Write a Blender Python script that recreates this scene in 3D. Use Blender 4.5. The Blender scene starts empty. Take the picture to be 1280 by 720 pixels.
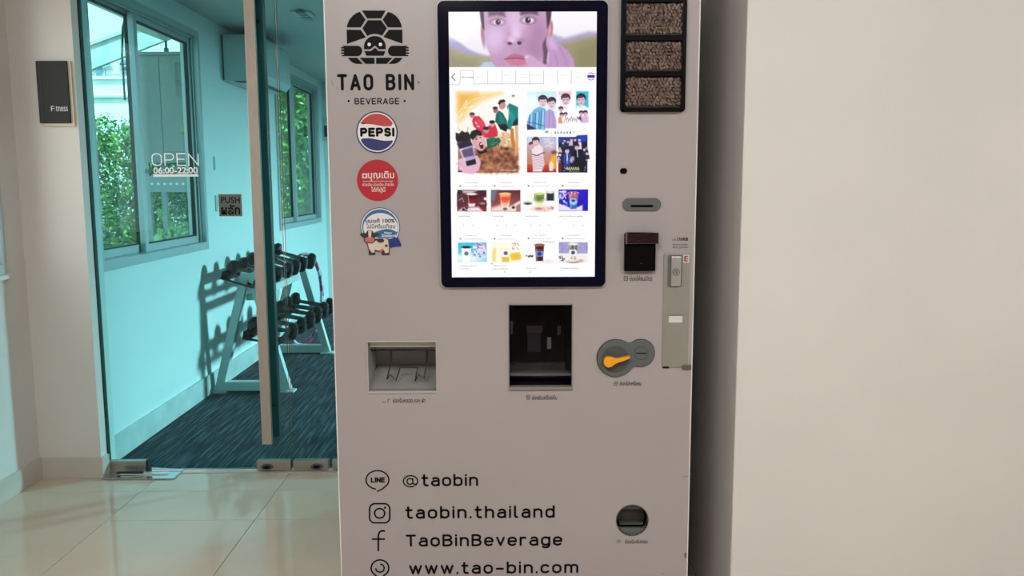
import bpy, bmesh, math, random
import numpy as np
from mathutils import Vector, Matrix
random.seed(7); rng = np.random.default_rng(7)
PI = math.pi
SC = bpy.context.scene
COL = SC.collection

# ------------------------------------------------------------------ camera
H = 1.35; F = 1042.0
pi_, ya, ro = math.radians(7.16), math.radians(0.443), math.radians(-0.242)
FW = np.array([math.sin(ya)*math.cos(pi_), math.cos(ya)*math.cos(pi_), -math.sin(pi_)])
R0 = np.array([math.cos(ya), -math.sin(ya), 0.0]); U0 = np.cross(R0, FW)
RT = math.cos(ro)*R0 + math.sin(ro)*U0
UP = -math.sin(ro)*R0 + math.cos(ro)*U0
cd = bpy.data.cameras.new('camera'); cam = bpy.data.objects.new('camera', cd); COL.objects.link(cam)
cd.sensor_width = 36; cd.lens = F/1280*36; cd.clip_end = 200
M4 = Matrix(((RT[0], UP[0], -FW[0], 0), (RT[1], UP[1], -FW[1], 0), (RT[2], UP[2], -FW[2], H), (0, 0, 0, 1)))
cam.matrix_world = M4
SC.camera = cam
SC.view_settings.view_transform = 'Standard'; SC.view_settings.look = 'None'
SC.view_settings.exposure = 0.0; SC.view_settings.gamma = 1.0; SC.view_settings.use_curve_mapping = False

# ------------------------------------------------------------------ world, sun, daylight at the openings, added ceiling fill
W = bpy.data.worlds.new('sky'); SC.world = W; W.use_nodes = True
nt = W.node_tree; bg = nt.nodes['Background']
bg.inputs[0].default_value = (0.86, 0.95, 1.0, 1); bg.inputs[1].default_value = 2.6
def lamp(name, kind, loc, target, energy, color=(1, 1, 1), sx=1, sy=1):
    l = bpy.data.lights.new(name, kind); o = bpy.data.objects.new(name, l); COL.objects.link(o)
    o.location = loc; l.energy = energy; l.color = color
    if kind == 'AREA': l.shape = 'RECTANGLE'; l.size = sx; l.size_y = sy
    d = Vector(target)-Vector(loc); o.rotation_euler = d.to_track_quat('-Z', 'Y').to_euler()
    return o
sun = lamp('sun', 'SUN', (0, 0, 8), (-.35, .42, 8-.9), 13.0, (1, .96, .88)); sun.data.angle = math.radians(1.5)
lamp('daylight_lobby_window', 'AREA', (-2.5, 2.9, 1.65), (0.9, 2.3, 1.3), 8, (1, .98, .95), 1.2, 1.2)
lamp('lobby_fill_right', 'AREA', (1.40, .15, 2.66), (1.35, .5, 0), 46, (1, .975, .945), 1.0, 1.0)  # unseen lamp added as fill for the column and machine
lamp('lobby_fill_left', 'AREA', (-.5, .10, 2.66), (-.25, .8, 0), 76, (1, .98, .955), 1.0, 1.0)  # unseen lamp added so brightness falls off from the upper left
lamp('daylight_gym_window', 'AREA', (3.25, 6.95, 1.76), (-1.9, 5.8, .5), 420, (.86, .97, 1), 0.6, 0.5)
lamp('gym_fill', 'AREA', (0.3, 6.5, 2.36), (0.3, 6.5, 0), 5, (.95, 1, 1), 1.2, 1.2)  # weak unseen fill added below the gym ceiling

# ------------------------------------------------------------------ pixel to point helpers (used while measuring the photograph)
def ray(x, y): return FW + RT*((x-640)/F) + UP*((360-y)/F)
def PY(x, y, Y):
    d = ray(x, y); d = d*(Y/d[1]); return (d[0], Y, d[2]+H)
def PX(x, y, X):
    d = ray(x, y); d = d*(X/d[0]); return (X, d[1], d[2]+H)
def PZ(x, y, Z=0.0):
    d = ray(x, y); d = d*((Z-H)/d[2]); return (d[0], d[1], Z)

# ------------------------------------------------------------------ materials
def lin(c):
    if isinstance(c, str): c = tuple(int(c[i:i+2], 16)/255 for i in (0, 2, 4))
    return tuple((v/12.92 if v <= .04045 else ((v+.055)/1.055)**2.4) for v in c)
MATS = {}
def mat(name, color, rough=.5, metal=0.0, noise=0.0, nscale=6.0, bump=0.0, bscale=60.0, spec=.5, coat=0.0, stretch=None, color2=None, trans=0.0):
    m = bpy.data.materials.new(name); m.use_nodes = True; n = m.node_tree; b = n.nodes['Principled BSDF']
    b.inputs['Roughness'].default_value = rough; b.inputs['Metallic'].default_value = metal
    b.inputs['Specular IOR Level'].default_value = spec; b.inputs['Coat Weight'].default_value = coat; b.inputs['Coat Roughness'].default_value = .08
    b.inputs['Base Color'].default_value = (*color, 1)
    tc = n.nodes.new('ShaderNodeTexCoord'); mp = n.nodes.new('ShaderNodeMapping'); n.links.new(tc.outputs['Object'], mp.inputs[0])
    if stretch: mp.inputs['Scale'].default_value = stretch
    if noise > 0:
        t = n.nodes.new('ShaderNodeTexNoise'); t.inputs['Scale'].default_value = nscale; t.inputs['Detail'].default_value = 6
        n.links.new(mp.outputs[0], t.inputs['Vector'])
        r = n.nodes.new('ShaderNodeValToRGB'); r.color_ramp.elements[0].position = .3; r.color_ramp.elements[1].position = .7
        c2 = color2 or tuple(v*(1-noise) for v in color)
        r.color_ramp.elements[0].color = (*c2, 1); r.color_ramp.elements[1].color = (*color, 1)
        n.links.new(t.outputs[0], r.inputs[0]); n.links.new(r.outputs[0], b.inputs['Base Color'])
    if bump > 0:
        t = n.nodes.new('ShaderNodeTexNoise'); t.inputs['Scale'].default_value = bscale; t.inputs['Detail'].default_value = 3
        n.links.new(mp.outputs[0], t.inputs['Vector'])
        bp = n.nodes.new('ShaderNodeBump'); bp.inputs['Strength'].default_value = bump; bp.inputs['Distance'].default_value = .002
        n.links.new(t.outputs[0], bp.inputs['Height']); n.links.new(bp.outputs[0], b.inputs['Normal'])
    MATS[name] = m
    return m
def glass(name, tint, refl=.03, edge=None):
    m = bpy.data.materials.new(name); m.use_nodes = True; n = m.node_tree
    for x in list(n.nodes):
        if x.type != 'OUTPUT_MATERIAL': n.nodes.remove(x)
    out = [x for x in n.nodes if x.type == 'OUTPUT_MATERIAL'][0]
    tr = n.nodes.new('ShaderNodeBsdfTransparent'); tr.inputs[0].default_value = (*tint, 1)
    gl = n.nodes.new('ShaderNodeBsdfGlossy'); gl.inputs['Roughness'].default_value = 0.0
    lw = n.nodes.new('ShaderNodeLayerWeight'); lw.inputs[0].default_value = .5
    pw = n.nodes.new('ShaderNodeMath'); pw.operation = 'POWER'; pw.inputs[1].default_value = 5; n.links.new(lw.outputs['Facing'], pw.inputs[0])
    fr = n.nodes.new('ShaderNodeMath'); fr.operation = 'MULTIPLY_ADD'; fr.inputs[1].default_value = .9; fr.inputs[2].default_value = refl; n.links.new(pw.outputs[0], fr.inputs[0])
    mx = n.nodes.new('ShaderNodeMixShader')
    n.links.new(fr.outputs[0], mx.inputs[0]); n.links.new(tr.outputs[0], mx.inputs[1]); n.links.new(gl.outputs[0], mx.inputs[2])
    n.links.new(mx.outputs[0], out.inputs[0]); MATS[name] = m
    return m
def emis(name, color, s=1.0):
    m = bpy.data.materials.new(name); m.use_nodes = True; n = m.node_tree; b = n.nodes['Principled BSDF']
    b.inputs['Base Color'].default_value = (0.01, .01, .01, 1); b.inputs['Roughness'].default_value = .25
    b.inputs['Emission Color'].default_value = (*color, 1); b.inputs['Emission Strength'].default_value = s
    return m
wall_m = mat('painted_wall', (.72, .69, .65), .6, noise=.07, nscale=1.6, bump=.12, bscale=180)
wallw_m = mat('painted_column', (.685, .672, .642), .5, noise=.06, nscale=2.2, bump=.15, bscale=140)
gymwall_m = mat('gym_wall_paint', (.80, .82, .80), .5, noise=.04, nscale=2.0, bump=.05)
ceil_m = mat('ceiling_paint', (.62, .62, .60), .7, noise=.04)
base_m = mat('baseboard_paint', (.60, .55, .49), .35, noise=.12, nscale=9)
grout_m = mat('grout', (.16, .13, .11), .8)
tile_m = mat('polished_tile', (.67, .56, .45), .07, noise=.10, nscale=3.5, spec=.5)
carpet_m = bpy.data.materials.new('streaked_carpet'); carpet_m.use_nodes = True
def _carpet():
    n = carpet_m.node_tree; b = n.nodes['Principled BSDF']; b.inputs['Roughness'].default_value = .95; b.inputs['Specular IOR Level'].default_value = .1
    tc = n.nodes.new('ShaderNodeTexCoord'); mp = n.nodes.new('ShaderNodeMapping'); mp.inputs['Scale'].default_value = (85, 3.2, 1); mp.inputs['Rotation'].default_value = (0, 0, .06)
    n.links.new(tc.outputs['Object'], mp.inputs[0])
    t = n.nodes.new('ShaderNodeTexNoise'); t.inputs['Scale'].default_value = 1; t.inputs['Detail'].default_value = 3; t.inputs['Roughness'].default_value = .6
    n.links.new(mp.outputs[0], t.inputs[0])
    r = n.nodes.new('ShaderNodeValToRGB'); e = r.color_ramp.elements
    e[0].position = .38; e[0].color = (.022, .026, .034, 1); e[1].position = .72; e[1].color = (.17, .19, .21, 1)
    k = r.color_ramp.elements.new(.50); k.color = (.040, .048, .060, 1)
    n.links.new(t.outputs[0], r.inputs[0]); n.links.new(r.outputs[0], b.inputs['Base Color'])
    bp = n.nodes.new('ShaderNodeBump'); bp.inputs['Strength'].default_value = .5; bp.inputs['Distance'].default_value = .004
    n.links.new(t.outputs[0], bp.inputs['Height']); n.links.new(bp.outputs[0], b.inputs['Normal'])
_carpet()
alu_m = mat('window_aluminium', (.50, .52, .52), .4, .3, noise=.05)
dark_gasket = mat('rubber_gasket', (.012, .013, .015), .6)
steel_m = mat('brushed_steel', (.50, .45, .40), .32, .85, noise=.15, nscale=40, stretch=(1, 1, 30))
steel_dull = mat('handle_steel', (.56, .48, .42), .38, .5, noise=.12, nscale=60, stretch=(1, 1, .2))
glass_door = glass('green_tinted_glass', (.60, .94, .965), .022)
glass_win = glass('window_glass', (.97, .99, .98))
glass_clear = glass('clear_glass', (.98, .98, .98), .012)
glass_edge = mat('glass_edge_green', (.02, .10, .075), .15)
glass_edge_light = mat('glass_edge_bright', (.55, .62, .58), .2)
mach_m = mat('machine_paint', (.385, .347, .345), .33, noise=.06, nscale=2.4, bump=.06, bscale=260, spec=.4)
mach_in = mat('machine_lining', (.50, .50, .47), .45, noise=.08)
black_m = mat('black_print', (.004, .0035, .0035), .5, spec=.1)
bez_m = mat('screen_bezel_glass', (.003, .003, .012), .10, spec=.25)
dark_m = mat('dark_cavity', (.003, .003, .008), .4, noise=.3, spec=.2)
dark_part = mat('dark_part', (.05, .052, .06), .3, noise=.2)
grey_m = mat('grey_plastic', (.095, .108, .108), .45, bump=.1)
grey_d = mat('dark_grey_plastic', (.06, .068, .068), .4)
orange_m = mat('orange_plastic', (.86, .36, .015), .35)
maroon_m = mat('smoky_plastic', (.022, .008, .010), .12, coat=.5)
blackpl_m = mat('black_plastic', (.0025, .002, .0025), .4, spec=.08)
strip_m = mat('beige_metal_strip', (.30, .285, .25), .42, .15, noise=.12, nscale=8)
silver_m = mat('satin_metal', (.55, .54, .52), .3, .6)
white_m = mat('white_print', (.72, .70, .68), .45)
red_m = mat('red_print', (.42, .012, .022), .4)
pred_m = mat('bright_red_print', (.45, .04, .04), .4)
blue_m = mat('navy_print', (.02, .025, .14), .4)
sblue_m = mat('sky_blue_print', (.025, .14, .32), .4)
navy2_m = mat('cape_blue_print', (.015, .03, .20), .4)
cream_m = mat('cream_print', (.62, .52, .42), .45)
cowdark_m = mat('brown_black_print', (.035, .022, .025), .45)
pink_m = mat('pink_print', (.48, .14, .15), .45)
bean_m = mat('roasted_bean', (.22, .14, .105), .38, noise=.45, nscale=45)
bean_back = mat('bean_shadow_back', (.025, .014, .011), .6)
signd_m = mat('slate_grey_panel', (.032, .032, .032), .45, noise=.05, spec=.15)
signe_m = mat('cream_sign_edge', (.66, .58, .44), .4)
rack_m = mat('white_powder_coat', (.62, .64, .62), .4, noise=.05)
rubber_m = mat('black_rubber', (.006, .006, .007), .25, noise=.2, spec=.35)
chrome_m = mat('chrome', (.16, .16, .155), .25, .9)
gymwhite = mat('white_plastic', (.60, .62, .61), .4)

# ------------------------------------------------------------------ mesh helpers
ORG = {}
class MB:
    def __init__(s): s.v = []; s.f = []; s.mi = []
    def add(s, v, f, mi=0):
        k = len(s.v); s.v += [tuple(p) for p in v]; s.f += [tuple(i+k for i in q) for q in f]; s.mi += [mi]*len(f)
        return s
    def box(s, x0, x1, y0, y1, z0, z1, mi=0):
        v = [(x0, y0, z0), (x1, y0, z0), (x1, y1, z0), (x0, y1, z0), (x0, y0, z1), (x1, y0, z1), (x1, y1, z1), (x0, y1, z1)]
        return s.add(v, [(0, 3, 2, 1), (4, 5, 6, 7), (0, 1, 5, 4), (1, 2, 6, 5), (2, 3, 7, 6), (3, 0, 4, 7)], mi)
    def bar(s, a, b, w, d, mi=0, side=(0, 1, 0)):
        """square bar from a to b, w wide (in the plane across side), d thick along side"""
        a = np.array(a, float); b = np.array(b, float); t = (b-a)/np.linalg.norm(b-a)
        n = np.array(side, float); n = n-t*(n@t); n /= np.linalg.norm(n); q = np.cross(t, n)
        v = []
        for p in (a, b):
            for (i, j) in ((-1, -1), (1, -1), (1, 1), (-1, 1)): v.append(p+q*i*w/2+n*j*d/2)
        return s.add(v, [(0, 1, 2, 3), (7, 6, 5, 4), (0, 4, 5, 1), (1, 5, 6, 2), (2, 6, 7, 3), (3, 7, 4, 0)], mi)
    def tube(s, pts, r, n=10, mi=0, closed=False):
        pts = [np.array(p, float) for p in pts]; rings = []; up = np.array([0.03, .05, 1.0])
        L = len(pts); base = len(s.v); prev = None
        for i, p in enumerate(pts):
            if closed: t = pts[(i+1) % L]-pts[i-1]
            else: t = pts[min(i+1, L-1)]-pts[max(i-1, 0)]
            t = t/np.linalg.norm(t)
            ref = up if prev is None else prev
            a = ref-t*(ref@t)
            if np.linalg.norm(a) < 1e-4: a = np.array([1., 0, 0])-t*t[0]
            a /= np.linalg.norm(a); prev = a; b = np.cross(t, a)
            rr = r[i] if hasattr(r, '__len__') else r
            s.v += [tuple(p+rr*(math.cos(2*PI*k/n)*a+math.sin(2*PI*k/n)*b)) for k in range(n)]
        for i in range(L if closed else L-1):
            j = (i+1) % L
            for k in range(n):
                s.f.append((base+i*n+k, base+i*n+(k+1) % n, base+j*n+(k+1) % n, base+j*n+k)); s.mi.append(mi)
        if not closed:
            s.f.append(tuple(base+k for k in range(n))[::-1]); s.f.append(tuple(base+(L-1)*n+k for k in range(n))); s.mi += [mi, mi]
        return s
    def cyl(s, a, b, r, n=24, mi=0, r2=None): return s.tube([a, b], [r, r if r2 is None else r2], n, mi)
    def prism(s, pts, y0, y1, mi=0):
        """flat outline in X,Z given thickness from y0 (front) to y1 (back)"""
        n = len(pts); v = [(p[0], y0, p[1]) for p in pts]+[(p[0], y1, p[1]) for p in pts]
        ar = sum(pts[i][0]*pts[(i+1) % n][1]-pts[(i+1) % n][0]*pts[i][1] for i in range(n))
        f0 = tuple(range(n)) if ar > 0 else tuple(range(n))[::-1]
        f = [f0, tuple(i+n for i in f0[::-1])]
        for i in range(n):
            j = (i+1) % n; q = (i, i+n, j+n, j); f.append(q if ar > 0 else q[::-1])
        return s.add(v, f, mi)
def obj(name, mb, m, parent=None, bevel=0, smooth=False, loc=None, label=None, kind=None):
    me = bpy.data.meshes.new(name)
    org = np.array(ORG[parent.name]) if parent else np.array(loc if loc is not None else (0, 0, 0), float)
    v = [tuple(np.array(p)-org) for p in mb.v]
    me.from_pydata(v, [], mb.f)
    for mm in (m if isinstance(m, (list, tuple)) else [m]): me.materials.append(mm)
    if any(mb.mi): me.polygons.foreach_set('material_index', mb.mi)
    bm = bmesh.new(); bm.from_mesh(me)
    if bevel:
        es = [e for e in bm.edges if len(e.link_faces) == 2 and e.calc_face_angle(0) > .5]
        bmesh.ops.bevel(bm, geom=es, offset=bevel, segments=2, affect='EDGES', profile=.6)
    bmesh.ops.recalc_face_normals(bm, faces=bm.faces)
    bm.to_mesh(me); bm.free()
    if smooth:
        me.polygons.foreach_set('use_smooth', [True]*len(me.polygons))
        me.set_sharp_from_angle(angle=math.radians(40))
    o = bpy.data.objects.new(name, me); COL.objects.link(o)
    if parent: o.parent = parent; ORG[o.name] = tuple(org)
    else: o.location = tuple(org); ORG[o.name] = tuple(org)
    if label: o['label'] = label
    if kind: o['kind'] = kind
    return o
def empty(name, loc, label=None, cat=None, group=None, kind=None):
    o = bpy.data.objects.new(name, None); o.empty_display_size = .1; COL.objects.link(o); o.location = loc; ORG[o.name] = tuple(loc)
    return tag(o, label, cat, group, kind)
def tag(o, label=None, cat=None, group=None, kind=None):
    if label: o['label'] = label
    if cat: o['category'] = cat
    if group: o['group'] = group
    if kind: o['kind'] = kind
    return o
def copy_thing(o, loc, rot=None):
    r = o.copy(); COL.objects.link(r); r.location = loc
    if rot: r.rotation_euler = rot
    for ch in list(o.children):
        c = ch.copy(); COL.objects.link(c); c.parent = r
        for g in list(ch.children):
            d = g.copy(); COL.objects.link(d); d.parent = c
    return r
def rrect(x0, x1, z0, z1, r, n=6):
    p = []
    for cx, cz, a in ((x1-r, z0+r, -PI/2), (x1-r, z1-r, 0), (x0+r, z1-r, PI/2), (x0+r, z0+r, PI)):
        for k in range(n+1): p.append((cx+r*math.cos(a+k*PI/2/n), cz+r*math.sin(a+k*PI/2/n)))
    return p
def ellipse(cx, cz, rx, rz, n=40): return [(cx+rx*math.cos(2*PI*k/n), cz+rz*math.sin(2*PI*k/n)) for k in range(n)]

# text in the built-in font, fitted to a box of the plane Y = Yp
def text_mesh(s, spacing=1.0, bold=0.0, shear=0.0):
    t = bpy.data.curves.new('t', 'FONT'); t.body = s; t.size = 1; t.space_character = spacing; t.offset = bold; t.shear = shear; t.resolution_u = 4
    o = bpy.data.objects.new('t', t); COL.objects.link(o)
    bpy.context.view_layer.update()
    m = bpy.data.meshes.new_from_object(o.evaluated_get(bpy.context.evaluated_depsgraph_get()))
    v = np.array([tuple(p.co) for p in m.vertices]); f = [tuple(p.vertices) for p in m.polygons]
    bpy.data.objects.remove(o); bpy.data.curves.remove(t); bpy.data.meshes.remove(m)
    return v, f
def text(s, box, Yp, m, parent, name='lettering', spacing=1.0, bold=0.0, label=None, px=True, fn=None):
    v, f = text_mesh(s, spacing, bold)
    mn = v.min(0); mx = v.max(0)
    if px:
        x0, y0, x1, y1 = box; a = PY(x0, y1, Yp); b = PY(x1, y0, Yp); X0, Z0, X1, Z1 = a[0], a[2], b[0], b[2]
    else: X0, Z0, X1, Z1 = box
    u = (v[:, 0]-mn[0])/(mx[0]-mn[0]); w = (v[:, 1]-mn[1])/(mx[1]-mn[1])
    mb = MB(); mb.add([(X0+(X1-X0)*a, Yp, Z0+(Z1-Z0)*b) for a, b in zip(u, w)], f)
    return obj(name, mb, m, parent, label=label)

# ------------------------------------------------------------------ stroke lettering for the large printed words
def arc(cx, cy, rx, ry, a0, a1, n=8): return [(cx+rx*math.cos(math.radians(a0+(a1-a0)*k/n)), cy+ry*math.sin(math.radians(a0+(a1-a0)*k/n))) for k in range(n+1)]
def stad(x0, x1, y0, y1, r=None):
    r = r or (x1-x0)/2
    return arc(x1-r, y1-r, r, r, 0, 90)+arc(x0+r, y1-r, r, r, 90, 180)+arc(x0+r, y0+r, r, r, 180, 270)+arc(x1-r, y0+r, r, r, 270, 360)+[(x1, y1-r)]
X_ = .73
G = {
 'o': (.5, [stad(0, .5, 0, X_)]),
 'a': (.48, [arc(.24, X_-.24, .2, .24, 140, 90, 4)+arc(.26, X_-.22, .22, .22, 90, 0)+[(.48, 0)], [(.48, .43), (.2, .43)]+arc(.2, .215, .2, .215, 90, 270)+[(.26, 0)]+arc(.26, .2, .22, .2, 270, 330, 4)]),
 'b': (.5, [[(0, 0), (0, 1.02)], stad(0, .5, 0, X_)]),
 'd': (.5, [[(.5, 0), (.5, 1.02)], stad(0, .5, 0, X_)]),
 'n': (.48, [[(0, 0), (0, X_)], [(0, .48)]+arc(.24, X_-.24, .24, .24, 180, 0, 12)+[(.48, 0)]]),
 'h': (.48, [[(0, 0), (0, 1.02)], [(0, .48)]+arc(.24, X_-.24, .24, .24, 180, 0, 12)+[(.48, 0)]]),
 'm': (.82, [[(0, 0), (0, X_)], [(0, .48)]+arc(.205, X_-.2, .205, .2, 180, 0, 12)+[(.41, 0)], [(.41, .48)]+arc(.615, X_-.2, .205, .2, 180, 0, 12)+[(.82, 0)]]),
 't': (.38, [[(.14, 1.0), (.14, .16)]+arc(.3, .16, .16, .16, 180, 270, 5)+[(.38, 0)], [(0, X_), (.36, X_)]]),
 'i': (0, [[(0, 0), (0, X_)], [(0, .98), (0, 1.0)]]),
 'l': (.16, [[(0, 1.02), (0, .15)]+arc(.15, .15, .15, .15, 180, 270, 5)]),
 'r': (.34, [[(0, 0), (0, X_)], [(0, .48)]+arc(.22, X_-.24, .22, .24, 180, 60, 9)]),
 'e': (.5, [[(0, .37), (.5, .37)]+arc(.25, X_-.25, .25, .25, 0, 180, 12)+arc(.25, .25, .25, .25, 180, 320, 12)]),
 'v': (.46, [[(0, X_), (.23, 0), (.46, X_)]]),
 'w': (.74, [[(0, X_), (.19, 0), (.37, X_), (.55, 0), (.74, X_)]]),
 'g': (.5, [stad(0, .5, 0, X_), [(.5, X_)]+[(.5, 0)]+arc(.25, -.02, .25, .24, 0, -140, 10)]),
 'c': (.46, [arc(.25, X_-.25, .25, .25, 35, 180, 9)+arc(.25, .25, .25, .25, 180, 325, 9)]),
 '.': (0, [[(0, 0), (0, .02)]]), '-': (.42, [[(0, .4), (.42, .4)]]),
 '@': (1.02, [arc(.5, .42, .5, .55, -45, 0, 3)+arc(.5, .42, .5, .55, 0, 300, 30), stad(.27, .66, .12, .68), [(.66, .68), (.66, .25)]+arc(.82, .25, .16, .13, 180, 300, 6)]),
 'T': (.56, [[(0, 1), (.56, 1)], [(.28, 1), (.28, 0)]]),
 'A': (.6, [[(0, 0), (.3, 1), (.6, 0)], [(.1, .27), (.5, .27)]]),
 'O': (.54, [stad(0, .54, 0, 1)]),
 'B': (.54, [[(0, 0), (0, 1), (.3, 1)]+arc(.3, .77, .22, .23, 90, -90, 10)+[(0, .54)], [(.3, .54)]+arc(.3, .27, .25, .27, 90, -90, 10)+[(0, 0)]]),
 'I': (0, [[(0, 0), (0, 1)]]), 'N': (.56, [[(0, 0), (0, 1), (.56, 0), (.56, 1)]]),
 'E': (.48, [[(.48, 1), (0, 1), (0, 0), (.48, 0)], [(0, .52), (.42, .52)]]),
 'V': (.58, [[(0, 1), (.29, 0), (.58, 1)]]),
 'R': (.54, [[(0, 0), (0, 1), (.3, 1)]+arc(.3, .75, .23, .25, 90, -90, 10)+[(0, .5)], [(.3, .5), (.54, 0)]]),
 'G': (.54, [arc(.27, .73, .27, .27, 30, 180, 9)+arc(.27, .27, .27, .27, 180, 360, 12)+[(.54, .46), (.3, .46)]]),
 'L': (.42, [[(0, 1), (0, 0), (.42, 0)]]),
 'P': (.52, [[(0, 0), (0, 1), (.3, 1)]+arc(.3, .73, .23, .27, 90, -90, 10)+[(0, .46)]]),
 'S': (.52, [arc(.26, .75, .24, .25, 25, 270, 12)+arc(.26, .25, .26, .25, 90, -155, 12)]),
 'U': (.54, [[(0, 1), (0, .27)]+arc(.27, .27, .27, .27, 180, 360, 12)+[(.54, 1)]]),
 'H': (.54, [[(0, 0), (0, 1)], [(.54, 0), (.54, 1)], [(0, .52), (.54, .52)]]),
 ' ': (.3, []),
}
def strokes(mb, polys, w, Yp, capr=True):
    """flat ribbons with round joints in the plane Y = Yp, all facing the viewer"""
    for pl in polys:
        for i in range(len(pl)-1):
            a = np.array(pl[i]); b = np.array(pl[i+1]); d = b-a; L = np.hypot(*d)
            if L < 1e-7: continue
            n = np.array([-d[1], d[0]])/L*w/2
            q = [a-n, b-n, b+n, a+n]; mb.add([(p[0], Yp-.00012-.00004*(i % 2), p[1]) for p in q], [(0, 1, 2, 3)])
        for p in pl:
            mb.add([(p[0]+w/2*math.cos(k*PI/5), Yp, p[1]+w/2*math.sin(k*PI/5)) for k in range(10)], [tuple(range(10))])
def word(s, box, Yp, m, parent, wt=.125, gap=.30, label=None, name='lettering'):
    """box: pixel box x0, base y, x1, cap-top y"""
    x0, yb, x1, yt = box; polys = []; wts = []; x = 0
    for ch in s:
        g = G[ch]
        for p in g[1]: polys.append([(a+x, b) for a, b in p]); wts.append(.62 if ch == '@' else 1)
        x += g[0]+gap
    x -= gap
    A = PY(x0, yb, Yp); B = PY(x1, yt, Yp); h = abs(PY(x0, yt, Yp)[2]-A[2]); sx = (B[0]-A[0]-wt*h)/x; ox = A[0]+wt*h/2; oz = A[2]
    hh = h*(1-wt); oz += h*wt/2
    slope = 0.0
    P = [[(ox+a*sx, oz+b*hh+slope*a*sx) for a, b in p] for p in polys]
    mb = MB()
    for q, k in zip(P, wts): strokes(mb, [q], wt*h*k, Yp)
    return obj(name, mb, m, parent, label=label)
#@@END_HELPERS

# ================================================================== THE SETTING
XG = -1.93            # gym wall plane on the left
YD = 3.83             # plane of the glass doors
XL = -2.165           # lobby wall on the left
YF = 3.757            # short wall facing the camera, left of the door
XC, YC = .652, 2.305  # corner of the column on the right
XJ = -1.882           # door jamb

def wall_open(name, x0, x1, y0, y1, z0, z1, holes, m, axis='y'):
    """wall slab with rectangular openings; holes = (a0, a1, z0, z1) along the long axis"""
    mb = MB()
    A = sorted(set([y0 if axis == 'y' else x0, y1 if axis == 'y' else x1]+[h[0] for h in holes]+[h[1] for h in holes]))
    Z = sorted(set([z0, z1]+[h[2] for h in holes]+[h[3] for h in holes]))
    for i in range(len(A)-1):
        col = []
        for j in range(len(Z)-1):
            ca = (A[i]+A[i+1])/2; cz = (Z[j]+Z[j+1])/2
            if any(h[0] < ca < h[1] and h[2] < cz < h[3] for h in holes): continue
            if col and abs(col[-1][1]-Z[j]) < 1e-9: col[-1][1] = Z[j+1]
            else: col.append([Z[j], Z[j+1]])
        for c in col:
            if axis == 'y': mb.box(x0, x1, A[i], A[i+1], c[0], c[1])
            else: mb.box(A[i], A[i+1], y0, y1, c[0], c[1])
    return obj(name, mb, m, kind='structure')

# floor of polished tiles, each tile a piece
fl = obj('floor', MB().box(-2.32, 2.6, -6.0, 3.80, -.10, -.0035), grout_m, kind='structure')
XCOL = [XL, -1.624, -1.022, -.42, .182, .784, 1.386, 1.988, 2.59]
YL = [3.80]+[3.571-.649*k for k in range(15)]+[-6.0]
YR = [3.80, 3.571]+[3.247-.649*k for k in range(15)]+[-6.0]
tmesh = {}
for i in range(len(XCOL)-1):
    ys = YL if i % 2 == 0 and i == 0 else YR
    for j in range(len(ys)-1):
        w = XCOL[i+1]-XCOL[i]-.0025; d = ys[j]-ys[j+1]-.0025; key = (round(w, 4), round(d, 4))
        if key not in tmesh:
            t = obj('tile', MB().box(-w/2, w/2, -d/2, d/2, -.006, 0), tile_m, fl, bevel=.0008)
            tmesh[key] = t.data
        else:
            t = bpy.data.objects.new('tile', tmesh[key]); COL.objects.link(t); t.parent = fl
        t.location = ((XCOL[i]+XCOL[i+1])/2, (ys[j]+ys[j+1])/2, random.uniform(0, .0002))
th = obj('trim_1', MB().box(XJ, -.17, 3.80, 3.868, -.10, .002), mat('pale_threshold_stone', (.55, .54, .52), .15, noise=.08), kind='structure')
obj('floor_gym', MB().box(-2.0, 2.3, 3.868, 9.2, -.10, .0), carpet_m, kind='structure')
# lobby walls
wall_open('wall_left', XL-.15, XL, -6.0, YF, 0, 2.7, [(2.2, 3.600, .968, 2.25)], wall_m)
obj('baseboard_left', MB().box(XL, XL+.013, -6.0, YF, 0, .098), base_m, bevel=.002, kind='structure')
obj('wall_front', MB().box(XL-.15, XJ, YF, 3.90, 0, 2.7), wall_m, kind='structure')
obj('baseboard_front', MB().box(XL+.013, XJ+.012, YF-.013, YF, 0, .096).box(XJ, XJ+.012, YF, 3.812, 0, .096), base_m, bevel=.002, kind='structure')
obj('wall_above_door', MB().box(XJ, -.17, YF, 3.90, 2.42, 2.7), wall_m, kind='structure')
obj('wall_behind_machine', MB().box(-.17, XC, 3.80, 3.90, 0, 2.7), wall_m, kind='structure')
obj('wall_column', MB().box(XC, 2.62, YC, 3.95, 0, 2.7), wallw_m, bevel=.006, kind='structure')
obj('baseboard_column', MB().box(XC, 2.6, YC-.013, YC, 0, .10), base_m, bevel=.002, kind='structure')
wall_open('wall_right', 2.6, 2.75, -6.0, YC, 0, 2.7, [], wall_m)
wall_open('wall_back', XL-.15, 2.75, -6.15, -6.0, 0, 2.7, [], wall_m, axis='x')
obj('ceiling', MB().box(XL-.15, 2.75, -6.15, 3.9, 2.7, 2.8), ceil_m, kind='structure')
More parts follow.
